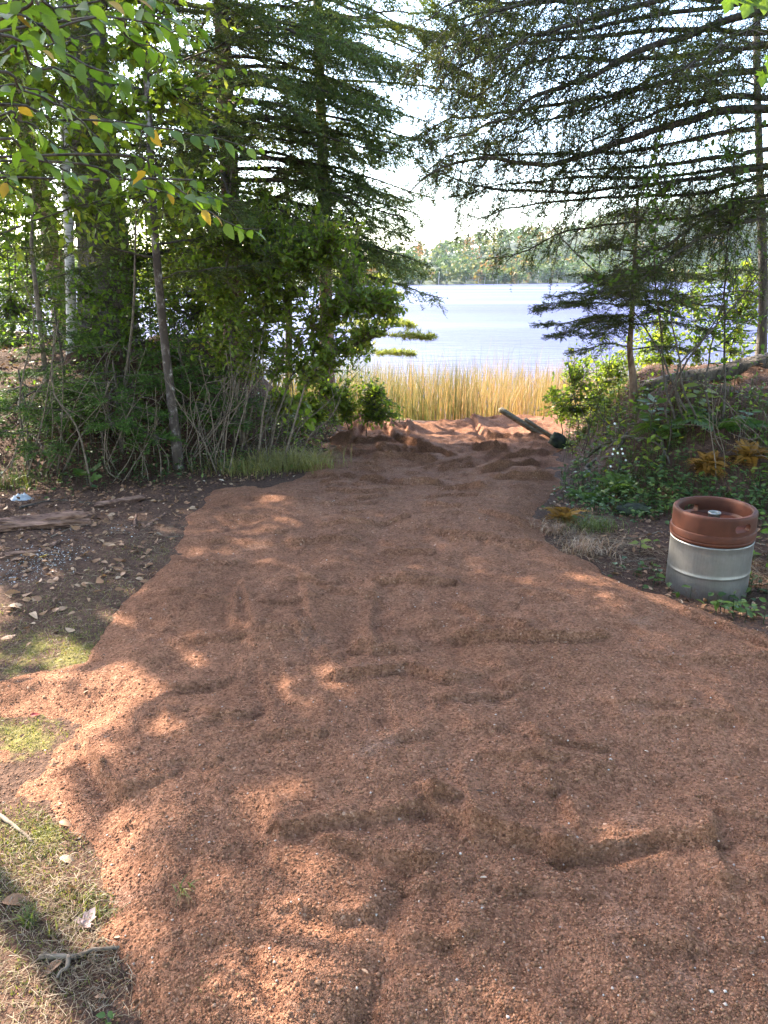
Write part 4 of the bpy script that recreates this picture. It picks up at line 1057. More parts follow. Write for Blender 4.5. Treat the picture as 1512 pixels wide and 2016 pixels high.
# ------------------------------------------------------------------ overhanging branches, top left
T = thing('overhanging_tree', 'broadleaf tree whose green toothed leaves hang into the top left corner', 'tree', (-2.5, 2.75, gz(-2.5, 2.75)))
trunk_part(T, [(-2.5, 2.75, gz(-2.5, 2.75) - 0.05), (-2.45, 2.75, 1.2), (-2.42, 2.8, 2.4), (-2.3, 2.9, 4.6)], 0.06, 0.02, MAT['twig'], 10, 20)
LV = [ovate_mesh('leaf', 1.0, w, MAT['leaf_big'], f, d, t) for w, f, d, t in [(.62, .15, .25, 0), (.58, .25, .12, .3), (.66, .1, .35, -.3), (.55, .3, .2, .2), (.6, .2, .05, -.2), (.64, .12, .18, .4)]]
LY = [ovate_mesh('leaf', 1.0, .6, MAT['leaf_yel'], .2, .2, .2)]
TW = [([(-60, 150), (60, 185), (140, 215), (200, 270), (250, 320), (300, 335)], 2.5, 2.7), ([(-60, 90), (80, 130), (180, 150), (260, 170)], 2.2, 2.3), ([(-60, 50), (100, 60), (200, 30), (330, 55), (410, 90)], 2.4, 2.6),
      ([(-40, 200), (100, 235), (230, 235), (340, 255), (430, 272), (515, 288)], 2.6, 2.9), ([(-50, 290), (60, 300), (130, 335), (190, 350)], 2.2, 2.3), ([(60, 320), (230, 345), (330, 375), (430, 392)], 2.7, 3.0),
      ([(180, 300), (300, 340), (370, 395), (440, 435), (515, 450)], 2.7, 2.9), ([(-50, 10), (120, 12), (260, 5), (340, 20)], 2.3, 2.5), ([(-40, -30), (120, 90), (250, 125), (290, 170)], 2.2, 2.2), ([(-30, 60), (30, 20), (110, -20)], 2.0, 2.0),
      ([(-40, 230), (40, 240), (110, 270), (170, 300)], 2.8, 2.9), ([(150, 60), (260, 95), (330, 130), (300, 180)], 2.9, 3.1), ([(-30, 120), (60, 110), (150, 95), (230, 75)], 2.6, 2.8), ([(-40, 170), (50, 160), (130, 180), (220, 215), (280, 230)], 3.0, 3.2),
      ([(300, 345), (380, 350), (450, 370)], 3.0, 3.1), ([(-40, 340), (20, 360), (60, 400)], 3.2, 3.3), ([(200, -20), (280, 30), (360, 40), (380, 70)], 2.9, 3.0), ([(-40, 0), (40, 50), (60, 90)], 2.4, 2.4)]
nl_ = 0
for pl, y0, y1 in TW:
    n = len(pl)
    root = np.array((-2.42, 2.8, max(1.7, at(pl[0][0], pl[0][1], y0)[2] - 0.25)))
    pts = np.array([root] + [at(p[0], p[1], y0 + (y1 - y0) * i / (n - 1)) for i, p in enumerate(pl)])
    P = spline(pts, 28); P[1:] += np.cumsum(rng.normal(0, 0.004, (27, 3)), 0)
    bag = Bag(); bag.add(*tubes(P, np.linspace(0.0055, 0.0013, 28), 5)); br = bag.build('branch', MAT['twig'], T, True)
    vis = [i for i in range(28) if P[i, 0] > -0.60 * P[i, 1]]
    seg = np.sum(np.linalg.norm(np.diff(P[vis], axis=0), axis=1))
    m = int(seg / 0.0525)
    for k in range(m):
        f = vis[0] + (27 - vis[0]) * (k + random.random() * 0.8) / m
        i = min(int(f), 26); p = P[i] + (P[i + 1] - P[i]) * (f - i)
        tan = nrm(P[i + 1] - P[i]); side = (1 if k % 2 else -1)
        lat = nrm(np.cross(tan, (0, 0, 1)))
        d = tan * random.uniform(0.2, 1.0) + lat * side * random.uniform(0.4, 1.0) + np.array((0, 0, random.uniform(-0.85, 0.05)))
        nn = np.array((random.gauss(0, 0.5), random.gauss(-0.25, 0.5), 1.0))
        sc = random.uniform(0.040, 0.068) * (1.0 if k < m - 2 else 0.8)
        yel = random.random() < 0.05
        o = bpy.data.objects.new('leaf', random.choice(LY if yel else LV)); COL.objects.link(o)
        d = nrm(d)
        place(o, p + d * sc * 0.22, d, nn, sc, T); nl_ += 1
# foliage of the same tree above the picture
nn_ = 900
c = np.array((-2.0, 2.9, 3.7)) + nrm(rng.normal(0, 1, (nn_, 3))) * rng.random((nn_, 1)) ** 0.5 * [1.3, 1.2, 0.8]
bag = Bag(); bag.add(*leaves(c, rng.normal(0, 1, (nn_, 3)) - [0, 0, 0.4], rng.normal(0, .5, (nn_, 3)) + [0, 0, 1], 0.07 * (0.7 + 0.5 * rng.random(nn_)), 0.62))
bag.build('crown', MAT['leaf_mid'], T)['kind'] = 'stuff'

# leaves dipping into the top right corner
T = thing('maple_branch', 'green maple leaves hanging into the top right corner', 'branch', at(1560, -60, 2.6))
ML = maple_mesh('leaf', 1.0, MAT['leaf_big'])
P = spline([at(1640, -120, 2.7), at(1560, -60, 2.6), at(1500, -10, 2.55), at(1450, 0, 2.5)], 12)
bag = Bag(); bag.add(*tubes(P, np.linspace(.008, .002, 12), 5)); bag.build('stem', MAT['twig'], T)
P2 = spline([at(1560, -60, 2.6), at(1550, 50, 2.6), at(1515, 130, 2.6)], 8)
bag = Bag(); bag.add(*tubes(P2, np.linspace(.005, .002, 8), 5)); bag.build('stem', MAT['twig'], T)
for px, py, sc in [(1440, -12, .085), (1478, -5, .09), (1505, -10, .08), (1505, 140, .07), (1520, 110, .07)]:
    o = bpy.data.objects.new('leaf', ML); COL.objects.link(o)
    place(o, at(px, py, 2.5), (random.uniform(-.4, .2), -.2, -1), (random.uniform(-.3, .3), -1, .5), sc, T)

# ------------------------------------------------------------------ keg
def keg():
    H, r = 0.40, 0.203
    c = at(1394, 1120, 3.28); cx_, cy_ = c[0], c[1]; z0 = -0.075
    T = thing('beer_keg', 'squat steel keg with brown rubber collar standing at the right edge of the sand', 'keg', (cx_, cy_, z0))
    T.rotation_euler = (R(0.5), R(-1.2), 0); T.scale = (0.915, 0.915, 1.07)
    def lathe(prof, seg=72, closed=True):
        prof = np.array(prof); th = np.arange(seg) * 2 * math.pi / seg
        V = np.stack([prof[:, None, 0] * np.cos(th), prof[:, None, 0] * np.sin(th), np.repeat(prof[:, None, 1], seg, 1)], -1)
        n = len(prof); idx = np.arange(n * seg).reshape(n, seg)
        a, b = (idx, np.roll(idx, -1, 0)) if closed else (idx[:-1], idx[1:])
        F = np.stack([a, np.roll(a, -1, 1), np.roll(b, -1, 1), b], -1).reshape(-1, 4)
        return V.reshape(-1, 3), F
    # steel shell with rolled rib
    prof = [(0.0, 0.006), (0.12, 0.004), (0.186, 0.0), (0.196, 0.010), (0.1985, 0.03)]
    for z in np.linspace(0.05, 0.118, 5): prof.append((0.1985, z))
    prof += [(0.1988, 0.1215), (0.2004, 0.125), (0.2008, 0.128), (0.2004, 0.131), (0.1988, 0.1345)]
    for z in np.linspace(0.145, 0.255, 6): prof.append((0.1985, z))
    prof += [(0.2005, 0.262), (0.2005, 0.2655), (0.197, 0.268), (0.15, 0.272), (0.15, 0.318), (0.10, 0.330), (0.0, 0.336)]
    V, F = lathe(prof, 84, False)
    V[:, :2] *= (1 + 0.0025 * np.sin(np.arctan2(V[:, 1], V[:, 0]) * 3 + V[:, 2] * 9))[:, None]
    sh = link('shell', mesh('shell', V, [F], smooth_shade=True), MAT['steel'], T)
    # rubber collar: solid ring, then two hand holes cut through
    prof = [(0.1945, 0.269), (0.2000, 0.272), (0.2035, 0.277), (0.2035, 0.283), (0.2015, 0.286), (0.2050, 0.290), (0.2050, 0.314), (0.2030, 0.319), (0.1990, 0.321), (0.1990, 0.386), (0.1975, 0.394), (0.193, 0.399), (0.187, 0.400), (0.178, 0.3985), (0.1735, 0.394), (0.1720, 0.386), (0.1700, 0.340), (0.160, 0.330), (0.10, 0.334), (0.045, 0.336), (0.045, 0.325), (0.17, 0.300)]
    V, F = lathe(prof, 96)
    co = link('collar', mesh('collar', V, [F], smooth_shade=True), MAT['rubber'], T)
    for ang in (R(-90 + 19), R(90 + 19)):
        bm = bmesh.new()
        w, h, dpt = 0.046, 0.0165, 0.06
        pts = []
        for sx, a0 in ((1, -90), (-1, 90)):
            for k in range(7):
                a = R(a0 + 180 * k / 6); pts.append((sx * (w - h * .7) + math.cos(a) * h * .7, math.sin(a) * h))
        f = [bm.verts.new((math.cos(ang) * (0.19 - dpt) - math.sin(ang) * x, math.sin(ang) * (0.19 - dpt) + math.cos(ang) * x, 0.352 + z)) for x, z in pts]
        b = [bm.verts.new((math.cos(ang) * (0.19 + dpt) - math.sin(ang) * x, math.sin(ang) * (0.19 + dpt) + math.cos(ang) * x, 0.352 + z)) for x, z in pts]
        bm.faces.new(f[::-1]); bm.faces.new(b)
        for i in range(len(f)): bm.faces.new((f[i], f[(i + 1) % len(f)], b[(i + 1) % len(f)], b[i]))
        bmesh.ops.recalc_face_normals(bm, faces=bm.faces)
        me = bpy.data.meshes.new('cut'); bm.to_mesh(me); bm.free()
        cu = bpy.data.objects.new('cut', me); COL.objects.link(cu); cu.parent = T
        md = co.modifiers.new('hole', 'BOOLEAN'); md.object = cu; md.operation = 'DIFFERENCE'; md.solver = 'EXACT'
        bpy.context.view_layer.update()
        dg = bpy.context.evaluated_depsgraph_get()
        new = bpy.data.meshes.new_from_object(co.evaluated_get(dg)); co.modifiers.clear(); co.data = new
        bpy.data.objects.remove(cu)
    for p in co.data.polygons: p.use_smooth = True
    try: co.data.set_sharp_from_angle(angle=R(35))
    except Exception: pass
    # tap fitting in the middle of the head
    V, F = lathe([(0.034, 0.334), (0.034, 0.340), (0.029, 0.344), (0.029, 0.366), (0.0315, 0.368), (0.0315, 0.374), (0.029, 0.376), (0.023, 0.376), (0.021, 0.373), (0.021, 0.352), (0.0, 0.352)], 40, False)
    vl = link('valve', mesh('valve', V, [F], smooth_shade=True), MAT['steel'], T)
    V, F = lathe([(0.0, 0.3525), (0.0205, 0.353), (0.0205, 0.3545), (0.010, 0.356), (0.0, 0.357)], 24, False)
    link('valve_ball', mesh('valve_ball', V, [F], smooth_shade=True), MAT['black'], vl)
    # scrap of white label in front of the fitting
    bag = Bag()
    g = np.array([[(x, y, 0.341 + 0.010 * math.sin(x * 90) * math.cos(y * 120) + 0.010) for x in np.linspace(-0.02, 0.026, 6)] for y in np.linspace(-0.092, -0.060, 5)])
    ii = np.arange(30).reshape(5, 6); Fq = np.stack([ii[:-1, :-1], ii[:-1, 1:], ii[1:, 1:], ii[1:, :-1]], -1).reshape(-1, 4)
    g[..., 2] += rng.normal(0, 0.003, g.shape[:2])
    bag.add(g.reshape(-1, 3), Fq); link('paper_scrap', mesh('paper_scrap', np.concatenate(bag.V), [Fq]), MAT['plastic'], T)
keg()

# ------------------------------------------------------------------ right bank: small conifer, stems, shrubs
p0 = base(1252, 776, 6.0)
T = thing('small_spruce', 'little dark conifer with thin curved trunk on the right mound', 'tree', p0)
ax = [p0 - [0, 0, 0.05], at(1246, 745, 6.0), at(1240, 690, 6.0), at(1244, 620, 6.0), at(1248, 540, 6.0), at(1252, 460, 6.0), at(1256, 380, 6.0)]
trunk_part(T, ax, 0.030, 0.010, MAT['bark_red'], 9, 24, 0.06, 0.5)
for tip, y1 in [((1065, 605), 5.6), ((1062, 640), 5.9), ((1090, 660), 5.5), ((1120, 690), 6.0), ((1085, 575), 6.2), ((1130, 610), 5.3), ((1110, 545), 5.8), ((1150, 500), 6.1), ((1180, 650), 5.2), ((1150, 630), 5.2), ((1400, 560), 6.2), ((1420, 610), 5.9), ((1390, 650), 5.6), ((1340, 500), 6.0), ((1330, 590), 5.3), ((1360, 690), 6.0),
                 ((1190, 470), 5.7), ((1290, 440), 6.0), ((1230, 430), 5.6), ((1310, 620), 5.2), ((1220, 560), 5.1), ((1280, 540), 5.2), ((1170, 580), 5.4), ((1140, 560), 6.4), ((1250, 600), 5.2)]:
    q = at(tip[0], tip[1], y1)
    zb = q[2] + 0.10 * np.linalg.norm(q[:2] - p0[:2]) * random.uniform(-0.2, 1.0)
    A = spline(ax, 60); i = int(np.argmin(np.abs(A[:, 2] - zb))); b = A[i]
    limb_part(T, np.array([b, b * .6 + q * .4 + [0, 0, .03], b * .25 + q * .75 + [0, 0, .02], q]), 0.007, MAT['hemlock'], MAT['twig'], 10, step=0.05, bl=0.20, sl=0.075, sstep=0.028, droop=0.15, start=0.1, bare=0.06, n=13, nl=0.018, w=0.0065, flat=0.75)

p0 = base(1500, 720, 6.6)
T = thing('spruce_pole', 'straight dark trunk with bare snags at the right frame edge', 'tree', p0)
ax = [p0 - [0, 0, 0.1], at(1503, 600, 6.6), at(1500, 450, 6.6), at(1496, 340, 6.6), at(1490, 100, 6.6), at(1490, -150, 6.6)]
trunk_part(T, ax, 0.040, 0.025, MAT['bark'], 10, 24)
conifer(T, ax, [1.2, 1.45, 1.7, 1.95, 2.2, 2.5, 2.8, 3.1], lambda z: 0.9, MAT['hemlock'], MAT['twig'], [-80, -120, 60, -95, 170, -70, -110, -90], 0.009, 0.1, 0.3, step=0.08, bl=0.3, sl=0.08, sstep=0.04, n=12, nl=0.02, w=0.0075)

def shrub_px(name, lab, cat, bpx, Y, stems, blobs, mat, wood, ls, per, sr, W=0.6, tw=0.0022, dy=0.25):
    p0 = base(bpx[0], bpx[1], Y)
    t = thing(name, lab, cat, p0)
    ss = []
    for l in stems:
        s = [at(x, y, Y + random.uniform(-dy, dy) * (i > 0)) for i, (x, y) in enumerate(l)]
        s[0][2] = gz(s[0][0], s[0][1]) - 0.03; ss.append(s)
    leafy(t, ss, [(at(c[0], c[1], Y + random.uniform(-dy, dy)), r, n) for c, r, n in blobs], MAT[mat], MAT[wood], ls, per, sr, tw, W)
    return t
shrub_px('alder_shrub', 'bare-stemmed shrub with crossing dark stems on the right mound behind the keg', 'shrub', (1350, 880), 4.9,
    [[(1365, 880), (1330, 770), (1300, 700), (1240, 600), (1120, 490), (1070, 420)], [(1340, 870), (1310, 760), (1300, 640), (1290, 500), (1310, 380)], [(1415, 880), (1430, 700), (1425, 560), (1440, 400), (1450, 250)],
     [(1350, 880), (1330, 740), (1390, 660), (1420, 600), (1440, 500)], [(1370, 890), (1350, 770), (1320, 620), (1300, 560)], [(1330, 880), (1310, 800), (1370, 690), (1480, 560), (1530, 480)], [(1400, 900), (1390, 760), (1410, 640), (1480, 480)]],
    [((1420, 560), .32, 28), ((1480, 640), .3, 30), ((1350, 640), .28, 24), ((1300, 400), .3, 24), ((1200, 520), .25, 18), ((1450, 430), .3, 26), ((1330, 330), .35, 26), ((1420, 300), .3, 20)], 'leaf_mid', 'twig', .040, 5, .0085)
shrub_px('light_bush', 'bush coloured sunlit yellow-green between the reeds and the right mound', 'bush', (1140, 850), 7.4,
    [[(1140, 850), (1130, 780), (1120, 730)], [(1170, 845), (1180, 780), (1200, 720)], [(1110, 850), (1100, 800), (1085, 760)]],
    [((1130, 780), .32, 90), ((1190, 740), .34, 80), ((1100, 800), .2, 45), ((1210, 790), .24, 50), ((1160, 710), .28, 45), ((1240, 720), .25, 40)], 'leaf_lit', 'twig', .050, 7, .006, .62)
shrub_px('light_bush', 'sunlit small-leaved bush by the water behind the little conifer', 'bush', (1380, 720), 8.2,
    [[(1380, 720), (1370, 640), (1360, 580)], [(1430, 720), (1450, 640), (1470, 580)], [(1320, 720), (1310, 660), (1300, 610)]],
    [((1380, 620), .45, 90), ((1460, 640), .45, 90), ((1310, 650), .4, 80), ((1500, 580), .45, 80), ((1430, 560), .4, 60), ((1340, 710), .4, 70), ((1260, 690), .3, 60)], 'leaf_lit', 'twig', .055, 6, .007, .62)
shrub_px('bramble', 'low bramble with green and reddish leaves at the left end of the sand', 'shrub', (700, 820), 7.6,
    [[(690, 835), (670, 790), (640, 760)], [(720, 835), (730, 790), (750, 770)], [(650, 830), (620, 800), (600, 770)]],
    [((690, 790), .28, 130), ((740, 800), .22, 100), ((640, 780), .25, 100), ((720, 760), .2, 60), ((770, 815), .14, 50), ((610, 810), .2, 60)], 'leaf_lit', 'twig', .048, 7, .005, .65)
shrub_px('bramble', 'broad-leaved plant with bright leaves on the slope beside the grass tuft', 'shrub', (550, 850), 6.5,
    [[(560, 850), (550, 810), (545, 770)], [(585, 850), (590, 810), (600, 785)]], [((548, 790), .14, 16), ((600, 800), .16, 16), ((575, 770), .12, 12)], 'leaf_lit', 'twig', .085, 4, .004, .7)

# dark log along the crest of the right mound
def log_thing(name, lab, pts, r, mat, cat='log', sides=18, n=30, rough=0.14, squash=1.0, ends=True):
    P = spline(np.array(pts), n)
    t = thing(name, lab, cat, P[0])
    V, F = tubes(P, np.full(n, r) * (1 + 0.10 * np.sin(np.linspace(0, 9, n))), sides)
    V = V.reshape(n, sides, 3); c = P[:, None]
    f = 1 + rough * (fbm(np.repeat(np.linspace(0, 2, n)[:, None], sides, 1), np.repeat(np.arange(sides)[None], n, 0) * 18.0 / sides * 0.9, 1.7, 4, int(r * 1000)) * 2.6)
    d = (V - c) * f[..., None]; d[..., 2] *= squash
    if ends:   # splintered ends
        T_ = nrm(P[-1] - P[0])
        d[-1] += T_ * rng.uniform(-0.9, 0.6, (sides, 1)) * r; d[-1] *= 1.0
        d[0] -= T_ * rng.uniform(-0.9, 0.6, (sides, 1)) * r
    B = Bag(); B.add((c + d).reshape(-1, 3), F)
    B.build('wood', mat, t, False)
    return t
a_, b_ = base(1270, 745, 6.3), base(1540, 735, 6.1)
log_thing('fallen_log', 'dark fallen log along the crest of the right mound', [a_ + [0, 0, .05], (a_ + b_) / 2 + [0, 0, .07], b_ + [0, 0, .08]], 0.075, MAT['bark'], 'log')

# roots and moss of the mound's cut face
def mossy_stump():
    p0 = on_ground(1220, 900)
    t = thing('exposed_roots', 'bare dark roots hanging on the cut face of the right mound', 'roots', p0)
    for l in [[(1165, 870), (1190, 850), (1230, 835), (1270, 830)], [(1140, 935), (1165, 905), (1200, 895)], [(1230, 850), (1215, 880), (1212, 930)], [(1185, 880), (1230, 860), (1290, 870), (1310, 910)], [(1280, 840), (1300, 880), (1290, 930)], [(1150, 900), (1190, 870), (1225, 866)]]:
        P = spline([on_ground(x, y, 0.02) - [0, 0.06, 0] for x, y in l], 14); P += rng.normal(0, .008, P.shape)
        B = Bag(); B.add(*tubes(P, np.linspace(.016, .006, 14), 6)); B.build('root', MAT['twig'], t, True)
mossy_stump()

# weathered planks at the end of the sand, and the dark stone beside them
def plank(lab, a, b, w, h, roll):
    a, b = np.asarray(a), np.asarray(b)
    t = thing('plank', lab, 'plank', b)
    d = nrm(b - a); s = nrm(np.cross(d, (0, 0, 1))); s = s * math.cos(roll) + np.cross(d, s) * math.sin(roll); u = np.cross(s, d)
    n = 14
    V = []
    for i in range(n):
        c = a + (b - a) * i / (n - 1)
        j = rng.normal(0, .0015, (8, 1))
        ring = [(-1, -.8), (-.85, -1), (.85, -1), (1, -.8), (1, .8), (.85, 1), (-.85, 1), (-1, .8)]
        for (x, y), jj in zip(ring, j): V.append(c + s * (x * w + jj) + u * (y * h + jj))
    V = np.array(V); ii = np.arange(n * 8).reshape(n, 8)
    V[:8] += d * rng.uniform(-.02, .02, (8, 1))
    F = np.stack([ii[:-1], ii[1:], np.roll(ii[1:], -1, 1), np.roll(ii[:-1], -1, 1)], -1).reshape(-1, 4)
    B = Bag(); B.add(V, [F, ii[:1], ii[-1:, ::-1]]); B.build('board', MAT['wood_grey'], t)
    return t
g1 = on_ground(1090, 866)
plank('longer weathered plank slanting out of the sand toward the reeds', at(985, 806, g1[1] + .10), g1 - [0, 0, .03], .030, .018, .5)
plank('shorter plank end lying on the slanting plank by the reeds', at(1034, 826, g1[1] - .02), g1 + [.03, -.07, .0], .020, .014, .4)
def stone(lab, p, r, sq, seed):
    t = thing('stone', lab, 'stone', p)
    bm = bmesh.new(); bmesh.ops.create_icosphere(bm, subdivisions=4, radius=1.0)
    for v in bm.verts:
        c = np.array(v.co); k = 1 + 0.35 * float(fbm(np.array([c[0] + c[2]]), np.array([c[1] - c[2] * .6]), 1.6, 4, seed)[0])
        v.co = Vector((c[0] * r * sq[0] * k, c[1] * r * sq[1] * k, c[2] * r * sq[2] * k + r * 0.35))
    me = bpy.data.meshes.new('body'); bm.to_mesh(me); bm.free()
    me.polygons.foreach_set('use_smooth', np.ones(len(me.polygons), bool))
    link('body', me, MAT['stone'], t)
stone('dark mossy stone at the foot of the slanting planks', on_ground(1097, 882), .095, (1, .9, 1.1), 5)
stone('flat grey stone in the grass left of the keg', on_ground(1250, 1010), .07, (1.5, 1, .5), 9)

# ------------------------------------------------------------------ ferns
def frond_mesh(name, mat, n=16, L=1.0, curl=0.5, wide=0.3):
    s = np.linspace(0.12, 1, n)
    def rc(t): return np.stack([0 * t, t * (1 - .12 * curl * t), .55 * t - curl * t ** 2], -1) * L
    B = Bag()
    t = np.linspace(0, 1, 9); B.add(*tubes(rc(t), np.linspace(.008, .002, 9) * L, 3))
    p = rc(s); wl = wide * L * np.sin(np.clip(s * .93 + .1, 0, 1) ** .8 * math.pi) ** .7 + .02
    for sg in (1, -1):
        d = np.stack([sg * np.ones(n), .35 * np.ones(n), -.18 + rng.normal(0, .1, n)], -1)
        B.add(*leaves(p, d, np.tile([0, -.3, 1.0], (n, 1)), wl, .22, .15))
    me = mesh(name, np.concatenate(B.V), [np.concatenate(f) for f in B.F.values()]); me.materials.append(mat)
    return me
FG = [frond_mesh('frond', MAT['fern'], 18, 1, c) for c in (.45, .65, .85)]
FD = [frond_mesh('frond', MAT['fern_dry'], 22, 1, c, .27) for c in (.8, 1.2, 1.6)]
def fern(lab, px, py, n, L, ms, name='fern', up=.5):
    p0 = on_ground(px, py); t = thing(name, lab, 'fern', p0)
    for k in range(n):
        o = bpy.data.objects.new('frond', random.choice(ms)); COL.objects.link(o)
        a = k * 2.4 + random.uniform(-.3, .3)
        place(o, p0 + [0, 0, .01], (math.cos(a), math.sin(a), random.uniform(0, up)), (-math.cos(a) * .4, -math.sin(a) * .4, 1), L * random.uniform(.7, 1.15), t)
fern('green fern on the mound above the orange fern', 1415, 850, 7, .34, FG)
fern('green fern left of the orange fern on the mound', 1300, 850, 7, .28, FG)
fern('rounded bright orange dead fern behind the keg', 1392, 930, 48, .15, FD, 'dead_fern', 3.5)
fern('ragged brown-orange dead fern at the right frame edge', 1470, 915, 34, .16, FD, 'dead_fern', 3.5)
fern('small green fern at the foot of the mossy bare roots', 1160, 985, 8, .20, FG)
fern('shaded green fern between the sand and the bare roots', 1215, 965, 9, .22, FG)
fern('dry orange fern tuft at the right edge of the sand', 1110, 1030, 14, .15, FD, 'dead_fern', 2.0)

# ------------------------------------------------------------------ broad-leaved seedlings with single leaves
LVM = [ovate_mesh('leaf', 1.0, .62, MAT['fern'], .15, .2, .1), ovate_mesh('leaf', 1.0, .55, MAT['fern'], .25, .1, -.2)]
LVYG = [ovate_mesh('leaf', 1.0, .5, leaf_mat('lime_leaf', [(0, (.16, .19, .035)), (1, (.22, .24, .05))], .45, .5, 'obj'), .2, .15, .1)]
MPL = [maple_mesh('leaf', 1.0, MAT['fern'])]
def seedling(lab, px, py, h, n, L, ms, lean=(0, 0), name='seedling'):
    p0 = on_ground(px, py); t = thing(name, lab, 'seedling', p0)
    top = p0 + np.array((lean[0], lean[1], h))
    P = spline([p0 - [0, 0, .02], (p0 + top) / 2 + rng.normal(0, .01, 3), top], 8)
    B = Bag(); B.add(*tubes(P, np.linspace(.004, .002, 8), 5)); B.build('stem', MAT['twig'], t, True)
    for k in range(n):
        f = .45 + .55 * (k + 1) / n; p = P[int(f * 7)]
        a = k * 2.4 + random.uniform(-.4, .4); d = np.array((math.cos(a), math.sin(a) * .8, random.uniform(-.1, .35)))
        o = bpy.data.objects.new('leaf', random.choice(ms)); COL.objects.link(o)
        l = L * random.uniform(.75, 1.15)
        place(o, p + nrm(d) * l * .25, d, (random.gauss(0, .3), -.35 + random.gauss(0, .2), 1), l, t)
seedling('pale large-leaved seedling in front of the log on the right mound', 1375, 830, .24, 10, .10, LVYG)
seedling('broad-leaved seedling at the right edge above the dead fern', 1465, 870, .22, 8, .075, LVM)
seedling('compound-leaved green plant in the middle of the right mound', 1280, 870, .30, 16, .095, LVM)
seedling('bright green plant low on the bare roots', 1315, 890, .22, 10, .065, LVM)
seedling('lime yellow seedling beside the left rim of the keg', 1258, 1090, .07, 6, .05, LVYG, (.0, .0))
seedling('small lobed-leaf maple seedling in the litter under the brush', 172, 960, .10, 4, .15, MPL)
seedling('little green plant at the left foot of the keg', 1290, 1150, .06, 7, .035, LVM)
seedling('green weed in front of the keg at the sand edge', 1420, 1205, .05, 8, .040, LVM)
seedling('second weed in front of the keg nearest the frame edge', 1475, 1215, .05, 9, .040, LVM)
seedling('three-leaved weed in the bottom left grass', 215, 2008, .025, 6, .019, LVM)

# small white flowers on one stalked plant
p0 = on_ground(1205, 935); T = thing('white_aster', 'spindly plant with tiny white flowers before the bare roots', 'flower', p0)
for px, py in [(1210, 834), (1208, 884), (1216, 892), (1224, 884), (1206, 894), (1226, 893), (1202, 918), (1232, 906)]:
    q = at(px, py, p0[1] - .05); P = spline([p0, (p0 + q) / 2 + [.02, 0, .02], q], 6)
    B = Bag(); B.add(*tubes(P, np.linspace(.002, .001, 6), 3)); st = B.build('stem', MAT['twig_pale'], T)
    k = 8; a = np.arange(k) * 6.283 / k
    B = Bag(); B.add(*leaves(np.tile(q, (k, 1)), np.stack([np.cos(a), np.sin(a) * .5 - .2, np.sin(a)], -1), np.tile([0, -1, .3], (k, 1)), .009, .5)); B.build('flower', MAT['flower'], T)

# ------------------------------------------------------------------ low ground plants, grass tufts
def low_plants(lab, pts, n, ls, mat='low', name='ground_plants', spread=.18, h=.10):
    B = Bag(); 
    for px, py, w in pts:
        c = on_ground(px, py)
        m = int(n * w); x = c[0] + rng.normal(0, spread, m); y = c[1] + rng.normal(0, spread * .7, m)
        k = sand_d(x, y) < 0.0; x, y = x[k], y[k]; m = len(x)
        z = ground_z(x, y) + h * rng.random(m) ** .8 * np.exp(-((x - c[0]) ** 2 + (y - c[1]) ** 2) / (spread ** 2 * 4))
        d = rng.normal(0, 1, (m, 3)); d[:, 2] *= .35
        B.add(*leaves(np.stack([x, y, z + .005], -1), d, rng.normal(0, .4, (m, 3)) + [0, -.2, 1], ls * (.6 + .7 * rng.random(m)), .55))
        P = np.stack([np.stack([x, y, ground_z(x, y) - .01], -1), np.stack([x, y, z + .005], -1)], 1)
        B.add(*tubes(P, np.full((m, 2), .0012), 3, False))
    tag(B.build(name, MAT[mat]), lab, 'ground cover', kind='stuff')
low_plants('shaded low weeds between the sand and the right mound', [(1150, 960, 1), (1190, 985, 1), (1235, 950, 1), (1290, 930, .9), (1140, 920, .6), (1340, 985, .5), (1250, 985, .7), (1200, 1010, .7), (1290, 985, .7), (1480, 990, .8), (1440, 965, .2)], 170, .034)
low_plants('green undergrowth climbing the right mound', [(1260, 880, 1), (1320, 870, 1), (1300, 910, 1), (1480, 860, .5), (1230, 850, .7), (1340, 830, .5)], 50, .048, 'leaf_lit', spread=.17, h=.24)
low_plants('undergrowth at the right frame edge beyond the keg', [(1560, 940, 1), (1620, 1000, 1), (1580, 1080, .7), (1680, 1080, 1), (1600, 890, 1), (1720, 960, 1), (1540, 860, .8), (1640, 860, 1)], 130, .042, 'leaf_mid', spread=.24, h=.20)
low_plants('ivy-like creeping plants behind and beside the keg', [(1330, 985, 1), (1480, 1000, 1), (1290, 1000, .8), (1500, 1180, .5), (1440, 1215, .4), (1300, 1150, .3)], 120, .038, 'low', spread=.14, h=.09)
low_plants('bright weeds along the right foot of the reed gap', [(1130, 830, 1), (1170, 840, 1), (1100, 845, .6), (1210, 820, .8)], 260, .035, 'leaf_lit', spread=.2, h=.18)
low_plants('low leaves at the left end of the sand', [(640, 830, 1), (690, 838, .8), (600, 845, 1), (740, 832, .7), (560, 860, .6)], 260, .032, 'leaf_mid', spread=.18, h=.12)
low_plants('leafy ground cover on the left bank', [(120, 790, 1), (240, 770, 1), (360, 770, 1), (470, 790, 1), (540, 820, 1), (60, 800, 1), (300, 830, .8), (180, 850, .8), (500, 860, .8)], 170, .040, 'leaf_mid', spread=.32, h=.22)
low_plants('mixed weeds on the left face of the right mound', [(1170, 830, 1), (1200, 800, 1), (1230, 830, 1), (1160, 870, .8), (1200, 870, .8), (1280, 800, .7), (1340, 790, .7), (1440, 790, .8), (1490, 800, .8)], 60, .040, 'leaf_mid', spread=.15, h=.16)
low_plants('low leaves under the left brush', [(60, 940, 1), (200, 930, .8), (330, 930, .8), (440, 920, .7), (120, 900, .7), (290, 880, .8), (400, 880, .8)], 170, .034, 'low', spread=.3, h=.12)

